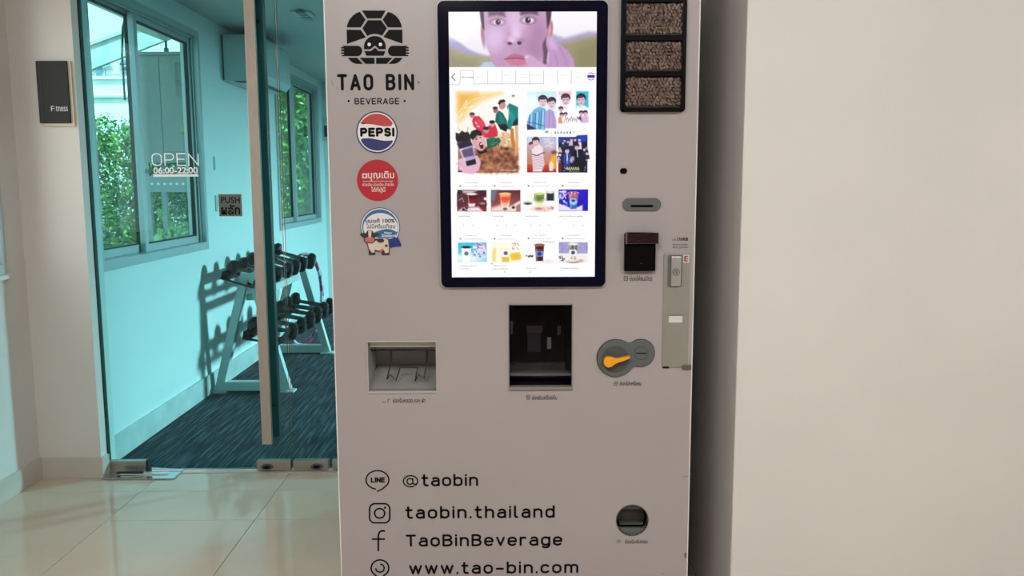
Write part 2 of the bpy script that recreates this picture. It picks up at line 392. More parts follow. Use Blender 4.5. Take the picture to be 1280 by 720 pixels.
# gym walls
W1 = (3.955, 5.405, .938, 2.30); W2 = (7.15, 8.76, .955, 2.34)
wall_open('wall_gym_left', XG-.10, XG, 3.90, 9.2, 0, 2.42, [W1, W2], gymwall_m)
obj('wall_gym_back', MB().box(XG-.14, 2.45, 9.02, 9.2, 0, 2.42), gymwall_m, kind='structure')
wall_open('wall_gym_right', 2.3, 2.37, 3.9, 9.02, 0, 2.42, [(6.2, 7.6, .85, 1.68)], gymwall_m)
obj('baseboard_gym_left', MB().box(XG, XG+.014, 3.90, 9.02, 0, .128), mat('gym_baseboard_paint', (.62, .64, .62), .5, noise=.25, nscale=7), bevel=.002, kind='structure')
obj('baseboard_gym_back', MB().box(XG+.014, 2.3, 9.005, 9.02, 0, .10), MATS['gym_baseboard_paint'], kind='structure')
obj('ceiling_gym', MB().box(XG-.14, 2.45, 3.9, 9.2, 2.42, 2.5), ceil_m, kind='structure')

def make_window(name, y0, y1, z0, z1, X, label=None, mid=None, fw=.035, sill=True, outx=None):
    """sliding window of two sashes in the wall facing +X"""
    t = empty(name, (X, (y0+y1)/2, z0), kind='structure')
    if label: t['label'] = label
    mid = mid or (y0+y1)/2
    f = MB()
    f.box(X-.098, X+.012, y0, y1, z1-fw, z1).box(X-.098, X+.012, y0, y1, z0, z0+fw+.012)
    f.box(X-.098, X+.012, y0, y0+fw, z0+fw+.012, z1-fw).box(X-.098, X+.012, y1-fw, y1, z0+fw+.012, z1-fw)
    f.box(X-.026, X-.018, y0+fw, y1-fw, z1-fw-.014, z1-fw).box(X-.026, X-.018, y1-fw-.014, y1-fw, z0+fw, z1-fw)
    obj('window_frame', f, alu_m, t, bevel=.002)
    for (a, b, xa, up_) in ((y0+fw, mid+.035, -.097, .022), (mid-.035, y1-fw, -.063, 0)):
        s = MB(); r = .042; za = z0+fw+.012; zb = z1-fw+up_
        s.box(X+xa, X+xa+.03, a, b, zb-r, zb).box(X+xa, X+xa+.03, a, b, za, za+r)
        s.box(X+xa, X+xa+.03, a, a+r, za+r, zb-r).box(X+xa, X+xa+.03, b-r, b, za+r, zb-r)
        so = obj('sash', s, alu_m, t, bevel=.002)
        g = MB(); e = .007
        for q in ((a+r, a+r+e, za+r, zb-r), (b-r-e, b-r, za+r, zb-r), (a+r, b-r, zb-r-e, zb-r), (a+r, b-r, za+r, za+r+e)):
            g.box(X+xa+.004, X+xa+.026, *q)
        obj('gasket', g, dark_gasket, so)
        obj('pane', MB().box(X+xa+.013, X+xa+.017, a+r-.004, b-r+.004, za+r-.004, zb-r+.004), glass_win, so)
    return t
make_window('window_1', *W1, XG, 'near sliding window of the gym, grey aluminium, hedge and cabinet outside', mid=4.60)
make_window('window_2', *W2, XG, 'far sliding window of the gym with green leaves outside', mid=7.93)
make_window('window_3', 2.2, 3.600, .968, 2.25, XL, 'grey window frame and pale sill at the left edge of the lobby', mid=2.9)
obj('trim_2', MB().box(XL-.11, XL+.022, 2.19, 3.615, .948, .968), white_m, bevel=.003, kind='structure')
wr = empty('window_4', (2.3, 6.9, .85), kind='structure')
obj('window_frame', MB().box(2.29, 2.37, 6.16, 6.2, .81, 1.72).box(2.29, 2.37, 7.6, 7.64, .81, 1.72).box(2.29, 2.37, 6.2, 7.6, .81, .85).box(2.29, 2.37, 6.2, 7.6, 1.68, 1.72), alu_m, wr)

# ------------------------------------------------------------------ glass doors
def door(name, x0, x1, label, hinge=None):
    t = empty(name, ((x0+x1)/2, YD, .012), kind='structure'); t['label'] = label
    z0, z1 = .012, 2.40
    p = MB().box(x0, x1, YD-.006, YD+.006, z0, z1)
    for k, f in enumerate(p.f):
        n = np.cross(np.array(p.v[f[1]])-np.array(p.v[f[0]]), np.array(p.v[f[2]])-np.array(p.v[f[0]]))
        if abs(n[1]) < 1e-9: p.mi[k] = 1
    obj('glass_pane', p, [glass_door, glass_edge], t)
    return t
DX1 = (XJ+.0055, -1.018); DX2 = (-1.010, -.17)
obj('trim_3', MB().box(XJ-.001, XJ+.0045, YD-.014, YD+.014, .002, 2.42), dark_gasket, kind='structure')
d1 = door('door_1', *DX1, 'left frameless glass door with steel pull handle and opening hours')
d2 = door('door_2', *DX2, 'right frameless glass door half hidden behind the vending machine')
def patch(x0, x1, z0, z1, parent, lock=None, label=None, m=None):
    o = obj('patch_fitting', MB().box(x0, x1, YD-.016, YD+.016, z0, z1), m or steel_m, parent, bevel=.002, label=label)
    if lock:
        cx, cz = lock; e = MB().prism(ellipse(cx, cz, .030, .0145), YD-.024, YD-.016)
        obj('lock_rose', e, chrome_m, o, bevel=.002)
        obj('keyhole', MB().prism(ellipse(cx, cz, .016, .008), YD-.026, YD-.022), dark_m, o)
    return o
lk = PY(335, 582, YD); lk2 = PY(397, 581.5, YD)
patch(PY(322, 580, YD)[0], DX1[1]-.002, .006, PY(340, 574.5, YD)[2], d1, (lk[0], lk[2]), 'steel lock fitting with an oval lock')
patch(DX2[0]+.002, PY(411, 580, YD)[0], .006, PY(340, 574.5, YD)[2], d2, (lk2[0], lk2[2]), 'steel lock fitting with an oval lock')
patch(PY(416, 580, YD)[0], -.70, .006, PY(340, 574.5, YD)[2], d2)
pf = patch(DX1[0], PY(186, 580, YD)[0], PY(170, 589, YD)[2], PY(170, 575, YD)[2], d1, None, 'steel pivot fitting at the hinge side')
obj('fitting_end_cap', MB().box(PY(184.6, 580, YD)[0], PY(187.3, 580, YD)[0], YD-.018, YD+.018, .0, PY(170, 573.8, YD)[2]), dark_gasket, pf)
# pull handle: a flat steel bar on each side of the pane, joined by standoffs
hx0, hx1 = PY(322.3, 277, YD-.065)[0]-.0225, PY(322.3, 277, YD-.065)[0]+.0225
hb = PY(333.6, 555, YD-.06)[2]
ha = obj('handle_bar', MB().box(hx0, hx1, YD-.068, YD-.045, hb, 2.30), steel_dull, d1, bevel=.0015, label='steel pull bar on the near side of the glass')
hb2 = obj('handle_bar', MB().box(hx0-.002, hx1+.006, YD+.045, YD+.085, hb, 2.30), mat('shaded_steel', (.07, .075, .075), .35, .6), d1, bevel=.0015, label='steel pull bar on the far side of the glass')  # far bar: shade and dark reflections put into the steel's colour
for z in (.30, PY(320, 24, YD)[2]):
    obj('standoff', MB().cyl(((hx0+hx1)/2, YD-.046, z), ((hx0+hx1)/2, YD+.046, z), .011), chrome_m, ha, smooth=True)
# lettering on the glass
YT = YD-.0075
def thin(s, box, w, parent, m, label=None, gap=.24):
    return word(s, box, YT, m, parent, wt=w, gap=gap, label=label)
white_letter = mat('white_vinyl', (.95, .95, .95), .4)
thin('OPEN', (190, 207.5, 248, 191.5), .085, d1, white_letter, 'thin white letters OPEN', .2)
text('06:00-22:00', (192, 208.8, 247, 217), YT, white_letter, d1, bold=.02, label='white digits 06:00-22:00')
a = PY(191.5, 221, YT); b = PY(248, 217.6, YT)
obj('underline', MB().box(a[0], b[0], YT-.0003, YT, a[2], b[2]), white_letter, d1, label='white bar below the opening hours')
a = PY(274, 270.7, YT); b = PY(302, 242.3, YT)
pl = obj('push_plate', MB().box(a[0], b[0], YT-.001, YT, a[2], b[2]), mat('plate_light_edge', (.55, .62, .60), .4), d1, label='square grey plate that says PUSH in English and Thai')
obj('plate_face', MB().box(a[0]+.002, b[0]-.002, YT-.0016, YT-.001, a[2]+.002, b[2]-.002), mat('olive_grey_plate', (.115, .135, .115), .45), pl)
text('PUSH', (276.5, 246, 299.5, 254), YT-.0018, black_m, pl, bold=.012)
text('ผลัก', (276.5, 255.6, 299.8, 268.4), YT-.0018, black_m, pl, bold=.03)
# floor hinge cover
hp = empty('floor_hinge', (-1.78, 3.79, 0), 'flat steel floor hinge cover at the foot of the left glass door', 'door hinge')
pts = [PZ(126, 599, .004), PZ(217, 598.6, .004), PZ(231, 586.6, .004), PZ(187, 585, .004), PZ(140, 588, .004)]
v = [(p[0], p[1], .0032) for p in pts]+[(p[0], p[1], .0068) for p in pts]; n = len(pts)
cm = MB().add(v, [tuple(range(n))[::-1], tuple(range(n, 2*n))]+[(i, (i+1) % n, (i+1) % n+n, i+n) for i in range(n)])
obj('cover_plate', cm, mat('mirror_steel', (.62, .68, .70), .12, .9), hp, label='mirror-bright steel plate')
pa = PZ(152, 592.4, .01); pb = PZ(212, 591, .01)
obj('closing_arm', MB().bar((pa[0], pa[1], .012), (pb[0], pb[1], .009), .030, .005, side=(0, 0, 1)), mat('pale_arm', (.75, .77, .78), .25, .4), hp)
obj('pivot_pin', MB().bar((pa[0]-.02, pa[1], .016), (pa[0]+.10, pa[1]+.002, .016), .020, .005, side=(0, 0, 1)), dark_gasket, hp)

# fitness sign on the short wall
a = PY(50, 154, YF-.02); b = PY(83, 76, YF-.02)
sg = empty('fitness_sign', (a[0], YF, a[2]), 'dark grey upright sign reading Fitness on the narrow wall by the glass door', 'sign')
obj('backing', MB().box(a[0]+.006, b[0]+.012, YF-.012, YF, a[2]-.012, b[2]), signe_m, sg, bevel=.001)
obj('face', MB().box(a[0], b[0], YF-.022, YF-.012, a[2], b[2]), signd_m, sg, bevel=.001)
obj('edge_strip', MB().box(a[0]+.014, a[0]+.0165, YF-.0235, YF-.022, a[2], b[2]), mat('sign_groove', (.015, .015, .015), .4), sg)
text('F', (64, 132.5, 67.2, 139), YF-.0225, white_m, sg)
text('i', (68.3, 132.5, 69, 139), YF-.0225, mat('worn_letter', (.12, .12, .12), .5), sg, label='worn letter i')
text('tness', (70, 132.3, 84.5, 139), YF-.0225, white_m, sg)

# ================================================================== VENDING MACHINE
YM = 2.30
ML, MR, MT = -.4785, .5225, 2.02
vm = empty('vending_machine', (0.02, YM+.49, 0), 'tall greyish white drinks vending machine with touch screen and turtle logo, beside the column', 'vending machine')
def bx(px0, py0, px1, py1, y0, y1, mb=None):
    A = PY(px0, py1, YM); B = PY(px1, py0, YM); return (mb or MB()).box(A[0], B[0], y0, y1, A[2], B[2])
def PM(x, y, Y=YM): p = PY(x, y, Y); return (p[0], p[2])
S0, S1 = PM(461, 489.5), PM(545, 426.5); C0, C1 = PM(636.8, 485), PM(715.3, 380.5)
RC = PM(790.3, 650.3); RR = .0455
holes = [(S0[0], S1[0], S0[1], S1[1]), (C0[0], C1[0], C0[1], C1[1]), (RC[0]-RR-.005, RC[0]+RR+.005, RC[1]-RR-.005, RC[1]+RR+.005)]
fp = MB(); YB = YM+.022
for f in ((ML, MR, .09, MT),):
    XS = sorted([f[0], f[1]]+[h[0] for h in holes]+[h[1] for h in holes]); ZS = sorted([f[2], f[3]]+[h[2] for h in holes]+[h[3] for h in holes])
    for Y_, flip in ((YM, 0), (YB, 1)):
        for i in range(len(XS)-1):
            for j in range(len(ZS)-1):
                cx, cz = (XS[i]+XS[i+1])/2, (ZS[j]+ZS[j+1])/2
                if any(h[0] < cx < h[1] and h[2] < cz < h[3] for h in holes): continue
                fp.add([(XS[i], Y_, ZS[j]), (XS[i+1], Y_, ZS[j]), (XS[i+1], Y_, ZS[j+1]), (XS[i], Y_, ZS[j+1])], [(0, 1, 2, 3)])
    for h in holes[:2]:
        c = [(h[0], h[2]), (h[1], h[2]), (h[1], h[3]), (h[0], h[3])]
        for k in range(4):
            a, b = c[k], c[(k+1) % 4]; fp.add([(a[0], YM, a[1]), (b[0], YM, b[1]), (b[0], YB, b[1]), (a[0], YB, a[1])], [(0, 1, 2, 3)])
    h = holes[2]; N = 48; q = RR+.005; sq = []; ci = []
    for k in range(N):
        a = 2*PI*(k+.5)/N; dx, dz = math.cos(a), math.sin(a); s = q/max(abs(dx), abs(dz)); sq.append((RC[0]+dx*s, RC[1]+dz*s)); ci.append((RC[0]+RR*dx, RC[1]+RR*dz))
    for k in (N//8, 3*N//8, 5*N//8, 7*N//8):
        pass
    sq2 = []
    for k in range(N):
        sq2.append(sq[k])
    fp.add([(p[0], YM, p[1]) for p in sq]+[(p[0], YM, p[1]) for p in ci]+[(p[0], YB, p[1]) for p in ci],
           [(k, (k+1) % N, (k+1) % N+N, k+N) for k in range(N)]+[(k+N, (k+1) % N+N, (k+1) % N+2*N, k+2*N) for k in range(N)])
    for sx in (-1, 1):
        for sz in (-1, 1):   # square corners
            c = (RC[0]+sx*q, RC[1]+sz*q); pts = sorted(sq, key=lambda p: abs(p[0]-c[0])+abs(p[1]-c[1]))[:2]
            fp.add([(c[0], YM, c[1]), (pts[0][0], YM, pts[0][1]), (pts[1][0], YM, pts[1][1])], [(0, 1, 2)])
    o4 = [(ML, .09), (MR, .09), (MR, MT), (ML, MT)]
    for k in range(4):
        a, b = o4[k], o4[(k+1) % 4]; fp.add([(a[0], YM, a[1]), (b[0], YM, b[1]), (b[0], YB, b[1]), (a[0], YB, a[1])], [(0, 1, 2, 3)])
obj('front_door', fp, mach_m, vm, label='greyish white front door panel with small scuffs')
bd = MB().box(ML, ML+.012, YB+.002, 3.28, .06, MT).box(MR-.012, MR, YB+.002, 3.28, .06, MT).box(ML+.012, MR-.012, YB+.002, 3.28, MT-.02, MT).box(ML+.012, MR-.012, 3.26, 3.28, .06, MT-.02).box(ML+.012, MR-.012, YB+.002, 3.26, .06, .09)
obj('cabinet', bd, mach_m, vm, bevel=.002)
for x in (ML+.06, MR-.06):
    for y in (YM+.08, 3.2): obj('foot', MB().cyl((x, y, 0), (x, y, .06), .022, 16), blackpl_m, vm)
for q in (ML-.0025, MR): obj('door_edge_highlight', MB().box(q, q+.0025, YM-.001, YM+.02, .09, MT), MATS.get('edge_highlight') or mat('edge_highlight', (.80, .79, .76), .35), vm)  # pale strips paint the highlight along the door's bevelled edges

# straw and lid compartment
sc_ = MB(); x0, x1, z0, z1 = holes[0]; d = .13
sc_.box(x0-.004, x0, YB, YB+d, z0, z1).box(x1, x1+.004, YB, YB+d, z0, z1).box(x0, x1, YB, YB+d, z1, z1+.004).box(x0-.004, x1+.004, YB+d, YB+d+.004, z0, z1)
sc_.box(x0, x1, YB, YB+d, z0-.004, z0)
comp = obj('straw_compartment', sc_, mat('compartment_liner', (.36, .37, .35), .4, noise=.1), vm, label='open straw and lid compartment with bent wire racks')
fr = MB(); w = .0022
fr.box(x0-w, x1+w, YM-.003, YM, z1-.002, z1+w).box(x0-w, x1+w, YM-.003, YM, z0-w-.003, z0+.001).box(x0-w, x0+.001, YM-.003, YM, z0, z1).box(x1-.001, x1+w, YM-.003, YM, z0, z1)
obj('opening_frame', fr, mat('pale_frame', (.42, .39, .37), .35), comp, bevel=.001)
obj('top_lip', MB().box(x0+.002, x1-.002, YM+.02, YM+.03, z1-.020, z1-.001), mach_in, comp)
def wire(pts, r=.0016, Y=YM+.06): return MB().tube([(PM(x, y)[0]*(Y/YM), Y+dy, H+(PM(x, y)[1]-H)*(Y/YM)) for x, y, dy in pts], r, 8)
obj('wire_rack', wire([(463, 438, 0), (546, 438, 0)], .0022), dark_part, comp, smooth=True)
for a in ([(489, 438, 0), (489, 452, -.005), (485, 472, -.02), (489, 466, -.02), (496, 474, -.02), (500.5, 459, 0), (522, 459, 0), (520, 474, -.02), (524, 466, -.02), (530.5, 472, -.02), (533.5, 452, -.005), (533.5, 438, 0)],):
    obj('wire_rack', wire(a, .0022), mat('wire_grey', (.04, .038, .035), .35, .5), comp, smooth=True)
for px in (489, 533.5):
    obj('wire_clip', wire([(px, 438, 0), (px, 452, 0)], .0032), dark_part, comp)
obj('compartment_floor', MB().add([(x0, YB+.001, z0+.001), (x1, YB+.001, z0+.001), (x1, YB+d, z0+.045), (x0, YB+d, z0+.045)], [(0, 1, 2, 3)]), mat('clear_ramp', (.28, .28, .26), .25), comp)
# cup compartment
x0, x1, z0, z1 = holes[1]; d = .28
cc = MB().box(x0-.004, x0, YB, YB+d, z0, z1).box(x1, x1+.004, YB, YB+d, z0, z1).box(x0, x1, YB, YB+d, z1, z1+.004).box(x0-.004, x1+.004, YB+d, YB+d+.004, z0, z1).box(x0, x1, YB, YB+d, z0-.004, z0)
cup = obj('drink_compartment', cc, dark_m, vm, label='dark glazed compartment where the finished drink comes out')
def cb(px0, py0, px1, py1, dy, t=.01):
    Y = YM+dy; A = PY(px0, py1, Y); B = PY(px1, py0, Y); return MB().box(A[0], B[0], Y, Y+t, A[2], B[2])
obj('tray_ledge', cb(638, 466, 714.3, 470, .05, .03), mat('ledge_metal', (.16, .16, .16), .3, .5), cup)
obj('tray_grid', cb(638, 455, 706, 464, .12, .03), mat('tray_dark_metal', (.035, .037, .045), .35, .3), cup)
obj('dispensing_nozzle', cb(659, 407, 678, 416, .16, .05), mat('nozzle_grey', (.045, .04, .055), .4), cup)
obj('nozzle_block', cb(660, 416, 676, 440, .2, .05), mat('block_dark', (.010, .012, .026), .4), cup)
obj('guide_rod', cb(684, 422, 689, 436, .12, .008), mat('rod_grey', (.13, .14, .17), .3, .4), cup)
obj('guide_rod', cb(697, 408, 701, 419, .14, .008), MATS['nozzle_grey'], cup)
obj('guide_rod', cb(638.5, 402, 641, 418, .06, .008), MATS['nozzle_grey'], cup)
obj('compartment_window', MB().box(x0+.001, x1-.001, YM+.012, YM+.015, z0+.025, z1-.001), glass_clear, cup)
fr = MB(); w = .003
fr.box(x0-w, x1+w, YM-.002, YM, z1-.001, z1+w).box(x0-w, x0, YM-.002, YM, z0, z1).box(x1, x1+w, YM-.002, YM, z0, z1)
obj('opening_frame', fr, mat('dull_frame', (.26, .245, .24), .4), cup)
obj('drip_lip', MB().box(x0-.002, x1+.002, YM-.006, YM+.02, z0-.005, z0+.003), mat('lip_metal', (.24, .225, .215), .4, .2), cup, bevel=.001)
# coin return
cr = MB(); N = 40
cr.add([(RC[0]+(RR)*math.cos(2*PI*k/N), yy, RC[1]+(RR)*math.sin(2*PI*k/N)) for yy in (YM-.002, YM+.05) for k in range(N)], [(k, (k+1) % N, (k+1) % N+N, k+N) for k in range(N)]+[tuple(range(N, 2*N))])
ret = obj('coin_return', cr, blackpl_m, vm, label='round black coin return bowl')
ring = MB(); ring.tube([(RC[0]+(RR+.0005)*math.cos(2*PI*k/N), YM-.0005, RC[1]+(RR+.0005)*math.sin(2*PI*k/N)) for k in range(N)], .0016, 8, closed=True)
obj('rim', ring, grey_d, ret, smooth=True)
def chord(z0, z1, r): 
    n = 12; A = math.asin(max(-1, min(1, z0/r))); B = math.asin(max(-1, min(1, z1/r)))
    return [(RC[0]+r*math.cos(A+(B-A)*k/n), RC[1]+r*math.sin(A+(B-A)*k/n)) for k in range(n+1)]+[(RC[0]-r*math.cos(B+(A-B)*k/n), RC[1]+r*math.sin(B+(A-B)*k/n)) for k in range(n+1)]
obj('bowl_lip', MB().prism(chord(-RR*.999, -.0255, RR-.001), YM+.004, YM+.014), grey_m, ret)
obj('bowl_top', MB().prism(chord(.030, RR*.999, RR-.001), YM+.010, YM+.02), grey_d, ret)
obj('bowl_flap', MB().prism(chord(-.014, .028, RR-.006), YM+.03, YM+.036), mat('flap_dark', (.022, .020, .016), .5), ret)
obj('bowl_step', MB().prism(chord(-.020, -.014, RR-.008), YM+.015, YM+.034), mat('step_grey', (.05, .055, .053), .3), ret)

# ---- touch screen
A0, A1 = PM(548.6, 358.8), PM(757.6, 2.0)
mx_ = PM(546.8, 10)[0], PM(760.4, 10)[0]
BX0, BX1 = PY(549, 180, YM-.012)[0], PY(758.5, 180, YM-.012)[0]; BZ0, BZ1 = PY(655, 359, YM-.012)[2], PY(655, .5, YM-.012)[2]
ts = obj('touch_screen', MB().prism(rrect(BX0, BX1, BZ0, BZ1, .017, 8), YM-.012, YM), bez_m, vm, bevel=.0015, label='upright touch screen in a black rounded bezel showing the drinks menu')
obj('bezel_surround', MB().prism(rrect(BX0-.0035, BX1+.0035, BZ0-.0035, BZ1+.0035, .020, 8), YM-.003, YM), mat('pale_surround', (.50, .46, .44), .35), vm)
obj('camera_window', MB().prism(ellipse(PM(751, 292)[0], PM(751, 292)[1], .006, .008, 16), YM-.0125, YM-.012), blackpl_m, ts)
# the picture on the lit screen: a fine grid with one colour per vertex
def make_screen():
    a, b = PM(564.2, 346), PM(743.9, 15.6)
    X0, X1 = PY(560.5, 120, YM-.0125)[0], PY(745.6, 120, YM-.0125)[0]
    L = [PY(560.3, 18, YM)[0], PY(566.0, 345, YM)[0]]; Rr = [PY(746.2, 18, YM)[0], PY(742, 345, YM)[0]]
    X0, X1 = sum(L)/2, sum(Rr)/2; Z0, Z1 = PY(655, 345.6, YM)[2], PY(655, 15.8, YM)[2]
    nx, nz = 372, 662
    xs = np.linspace(X0, X1, nx); zs = np.linspace(Z1, Z0, nz); GX, GZ = np.meshgrid(xs, zs)
    d = np.stack([GX, np.full_like(GX, YM), GZ-H], -1)
    w = d@FW; PXX = 640+F*(d@RT)/w; PYY = 360-F*(d@UP)/w
    C = np.ones((nz, nx, 3))
    T = [1.0, 0.0, 0.0]
    def hexc(c): return np.array([int(c[i:i+2], 16)/255 for i in (0, 2, 4)])
    def win(x0, y0, x1, y1):
        jx = np.where((PXX[nz//2] > x0-3) & (PXX[nz//2] < x1+3))[0]; jy = np.where((PYY[:, nx//2] > y0-2) & (PYY[:, nx//2] < y1+2))[0]
        if len(jx) == 0 or len(jy) == 0: return None
        return slice(jy[0], jy[-1]+1), slice(jx[0], jx[-1]+1)
    def tp(p): return [(T[1]+x/T[0], T[2]+y/T[0]) for x, y in p]
    def put(s, al, col):
        C[s] = C[s]*(1-al[..., None])+hexc(col)*al[..., None]
    def ell(cx, cy, rx, ry, col, rot=0, soft=1.0, al=1.0):
        (cx, cy), = tp([(cx, cy)]); rx /= T[0]; ry /= T[0]; m = max(rx, ry)+soft
        s = win(cx-m, cy-m, cx+m, cy+m)
        if s is None: return
        x = PXX[s]-cx; y = PYY[s]-cy; a = math.radians(rot); u = x*math.cos(a)+y*math.sin(a); v = -x*math.sin(a)+y*math.cos(a)
        dd = (np.sqrt((u/rx)**2+(v/ry)**2)-1)*min(rx, ry); put(s, np.clip(.5-dd/soft, 0, 1)*al, col)
    def poly(p, col, soft=.8, al=1.0):
        p = tp(p); xs_ = [q[0] for q in p]; ys_ = [q[1] for q in p]; s = win(min(xs_)-soft, min(ys_)-soft, max(xs_)+soft, max(ys_)+soft)
        if s is None: return
        x = PXX[s]; y = PYY[s]; dm = np.full(x.shape, 1e9); ins = np.zeros(x.shape, bool)
        for i in range(len(p)):
            ax, ay = p[i]; bx_, by = p[(i+1) % len(p)]; ex, ey = bx_-ax, by-ay; L2 = ex*ex+ey*ey+1e-12
            t = np.clip(((x-ax)*ex+(y-ay)*ey)/L2, 0, 1); dm = np.minimum(dm, np.hypot(x-ax-t*ex, y-ay-t*ey))
            c = (ay > y) != (by > y)
            with np.errstate(all='ignore'): xi = (bx_-ax)*(y-ay)/(by-ay+1e-12)+ax
            ins ^= c & (x < xi)
        sd = np.where(ins, -dm, dm); put(s, np.clip(.5-sd/soft, 0, 1)*al, col)
    def rect(x0, y0, x1, y1, col, soft=.5, al=1.0): poly([(x0, y0), (x1, y0), (x1, y1), (x0, y1)], col, soft, al)
    def line(p, wd, col, soft=.5, al=1.0):
        p = tp(p); wd /= T[0]; xs_ = [q[0] for q in p]; ys_ = [q[1] for q in p]; m = wd+soft; s = win(min(xs_)-m, min(ys_)-m, max(xs_)+m, max(ys_)+m)
        if s is None: return
        x = PXX[s]; y = PYY[s]; dm = np.full(x.shape, 1e9)
        for i in range(len(p)-1):
            ax, ay = p[i]; bx_, by = p[i+1]; ex, ey = bx_-ax, by-ay; L2 = ex*ex+ey*ey+1e-12
            t = np.clip(((x-ax)*ex+(y-ay)*ey)/L2, 0, 1); dm = np.minimum(dm, np.hypot(x-ax-t*ex, y-ay-t*ey))
        put(s, np.clip(.5-(dm-wd/2)/soft, 0, 1)*al, col)
    def grad(x0, y0, x1, y1, c0, c1, vertical=True, al=1.0):
        q = tp([(x0, y0), (x1, y1)]); s = win(q[0][0], q[0][1], q[1][0], q[1][1]); x = PXX[s]; y = PYY[s]
        ins = (x > q[0][0]) & (x < q[1][0]) & (y > q[0][1]) & (y < q[1][1])
        t = np.clip((y-q[0][1])/(q[1][1]-q[0][1]) if vertical else (x-q[0][0])/(q[1][0]-q[0][0]), 0, 1)[..., None]
        c = hexc(c0)*(1-t)+hexc(c1)*t; k = ins[..., None]*al; C[s] = C[s]*(1-k)+c*k
    def speck(x0, y0, x1, y1, cols, n, r0, r1, al=.8, soft=.8):
        for _ in range(n): ell(random.uniform(x0, x1), random.uniform(y0, y1), random.uniform(r0, r1), random.uniform(r0, r1)*.7, random.choice(cols), random.uniform(0, 180), soft, al)
    def scrib(x0, x1, y, h, col='9a9aa4', al=.55, wd=1.6, dens=.8):
        x = x0
        while x < x1:
            w_ = random.uniform(2, 6)
            if random.random() < dens: line([(x, y+random.uniform(-h, h)/2), (x+w_*.7, y+random.uniform(-h, h)/2)], wd, col, .5, al*random.uniform(.5, 1))
            x += w_
    # ---------- top advertisement: a face close up before blurred hills (in crop units of 5.333 per pixel)
    T[:] = [5.333, 540, 0]
    grad(100, 80, 1110, 452, 'fbf8ff', 'e6e2f0')
    poly([(100, 230), (180, 285), (250, 335), (330, 370), (460, 400), (460, 500), (100, 500)], 'a9a3cc', 4)
    ell(150, 215, 120, 60, 'ffffff', 0, 8, .6)
    poly([(100, 320), (160, 335), (230, 365), (330, 375), (450, 400), (450, 480), (100, 480)], 'a8a186', 8)
    poly([(100, 330), (170, 380), (300, 400), (300, 480), (100, 480)], '8b8762', 12, .6)
    poly([(790, 225), (830, 245), (880, 258), (960, 238), (1040, 215), (1110, 220), (1110, 500), (790, 500)], 'b0a8cc', 5)
    poly([(830, 300), (920, 280), (1000, 255), (1110, 250), (1110, 500), (830, 500)], '9d9474', 9)
    poly([(960, 330), (1110, 260), (1110, 500), (940, 500)], '86825c', 14, .7)
    poly([(310, 470), (345, 420), (400, 415), (440, 470)], 'b8cbe6', 2)
    ell(784, 205, 20, 62, 'b76f80', 6, 2); ell(782, 215, 9, 40, 'e8a7a0', 6, 2)
    ell(342, 245, 14, 70, 'a9718d', -6, 2)
    poly([(318, 80), (352, 80), (352, 210), (336, 190), (326, 140)], '3c2a44', 2)
    poly([(742, 80), (795, 80), (790, 130), (772, 190), (758, 205), (748, 130)], '35253c', 2)
    poly([(345, 80), (352, 180), (356, 250), (366, 320), (388, 375), (412, 420), (440, 470), (800, 470), (752, 400), (762, 330), (766, 250), (764, 180), (758, 80)], 'c49cbd', 2)
    ell(420, 260, 60, 80, 'e0c0ee', 15, 12, .8); ell(560, 140, 60, 70, 'dfbce6', 0, 12, .8); ell(705, 240, 55, 110, 'a97ca6', 0, 14, .75); ell(600, 330, 50, 40, 'b084a8', 0, 12, .7)
    ell(460, 420, 60, 40, 'c08fb6', 20, 10, .6); ell(560, 240, 30, 60, 'e9cdf2', 0, 6, .8)
    poly([(375, 80), (480, 80), (490, 118), (430, 108), (378, 118)], '5b3a58', 4, .85)
    poly([(585, 80), (700, 80), (706, 104), (650, 98), (590, 108)], '4a2f4b', 4, .9)
    poly([(640, 270), (700, 300), (740, 380), (700, 400), (640, 350)], 'a37aa4', 10, .6)
    ell(437, 152, 46, 24, '8f6288', 0, 4); ell(440, 154, 36, 17, 'ead8ee', 0, 2); ell(441, 153, 17, 18, '2a1c2a', 0, 1.5); ell(446, 148, 4, 4, 'efe6f5', 0, .8)
    ell(640, 140, 48, 26, '7f5478', 0, 4); ell(640, 142, 38, 20, 'f0e0f2', 0, 2); ell(638, 141, 19, 20, '1d1420', 0, 1.5); ell(644, 135, 5, 5, 'efe6f5', 0, .8)
    ell(547, 285, 58, 30, 'c193bb', 0, 5); ell(535, 268, 26, 22, 'e3c2e6', 0, 5)
    ell(518, 295, 15, 9, '4a2b45', 10, 1.8); ell(583, 291, 14, 12, '2c1426', -10, 1.8); ell(600, 275, 20, 16, 'a87aa0', 0, 4, .7)
    poly([(480, 398), (515, 375), (545, 362), (575, 366), (620, 380), (640, 398), (620, 400), (560, 398)], 'b96a86', 2)
    poly([(482, 398), (560, 394), (640, 400), (630, 430), (580, 446), (520, 436)], 'c87a97', 2.5); line([(482, 398), (560, 392), (638, 402)], 5, '7a3a5c', 1.2)
    poly([(735, 300), (768, 235), (775, 330), (762, 430), (738, 440), (742, 380)], '5a3b55', 3, .9)
    poly([(765, 235), (792, 262), (850, 300), (905, 345), (940, 400), (955, 470), (730, 470), (770, 430), (778, 360), (758, 300)], 'c096c4', 2)
    ell(800, 300, 22, 50, 'd7b6dc', -25, 5, .8); line([(850, 320), (890, 400), (900, 450)], 8, 'a57aa9', 3, .6); line([(810, 340), (840, 450)], 7, 'a77ba8', 3, .6)
    poly([(613, 385), (632, 368), (665, 376), (705, 408), (760, 440), (765, 470), (650, 470), (625, 420)], 'cfa4cc', 2); ell(632, 385, 12, 10, 'e6c6e4', 0, 2.5, .9)
    # ---------- tabs
    T[:] = [5.333, 540, 0]
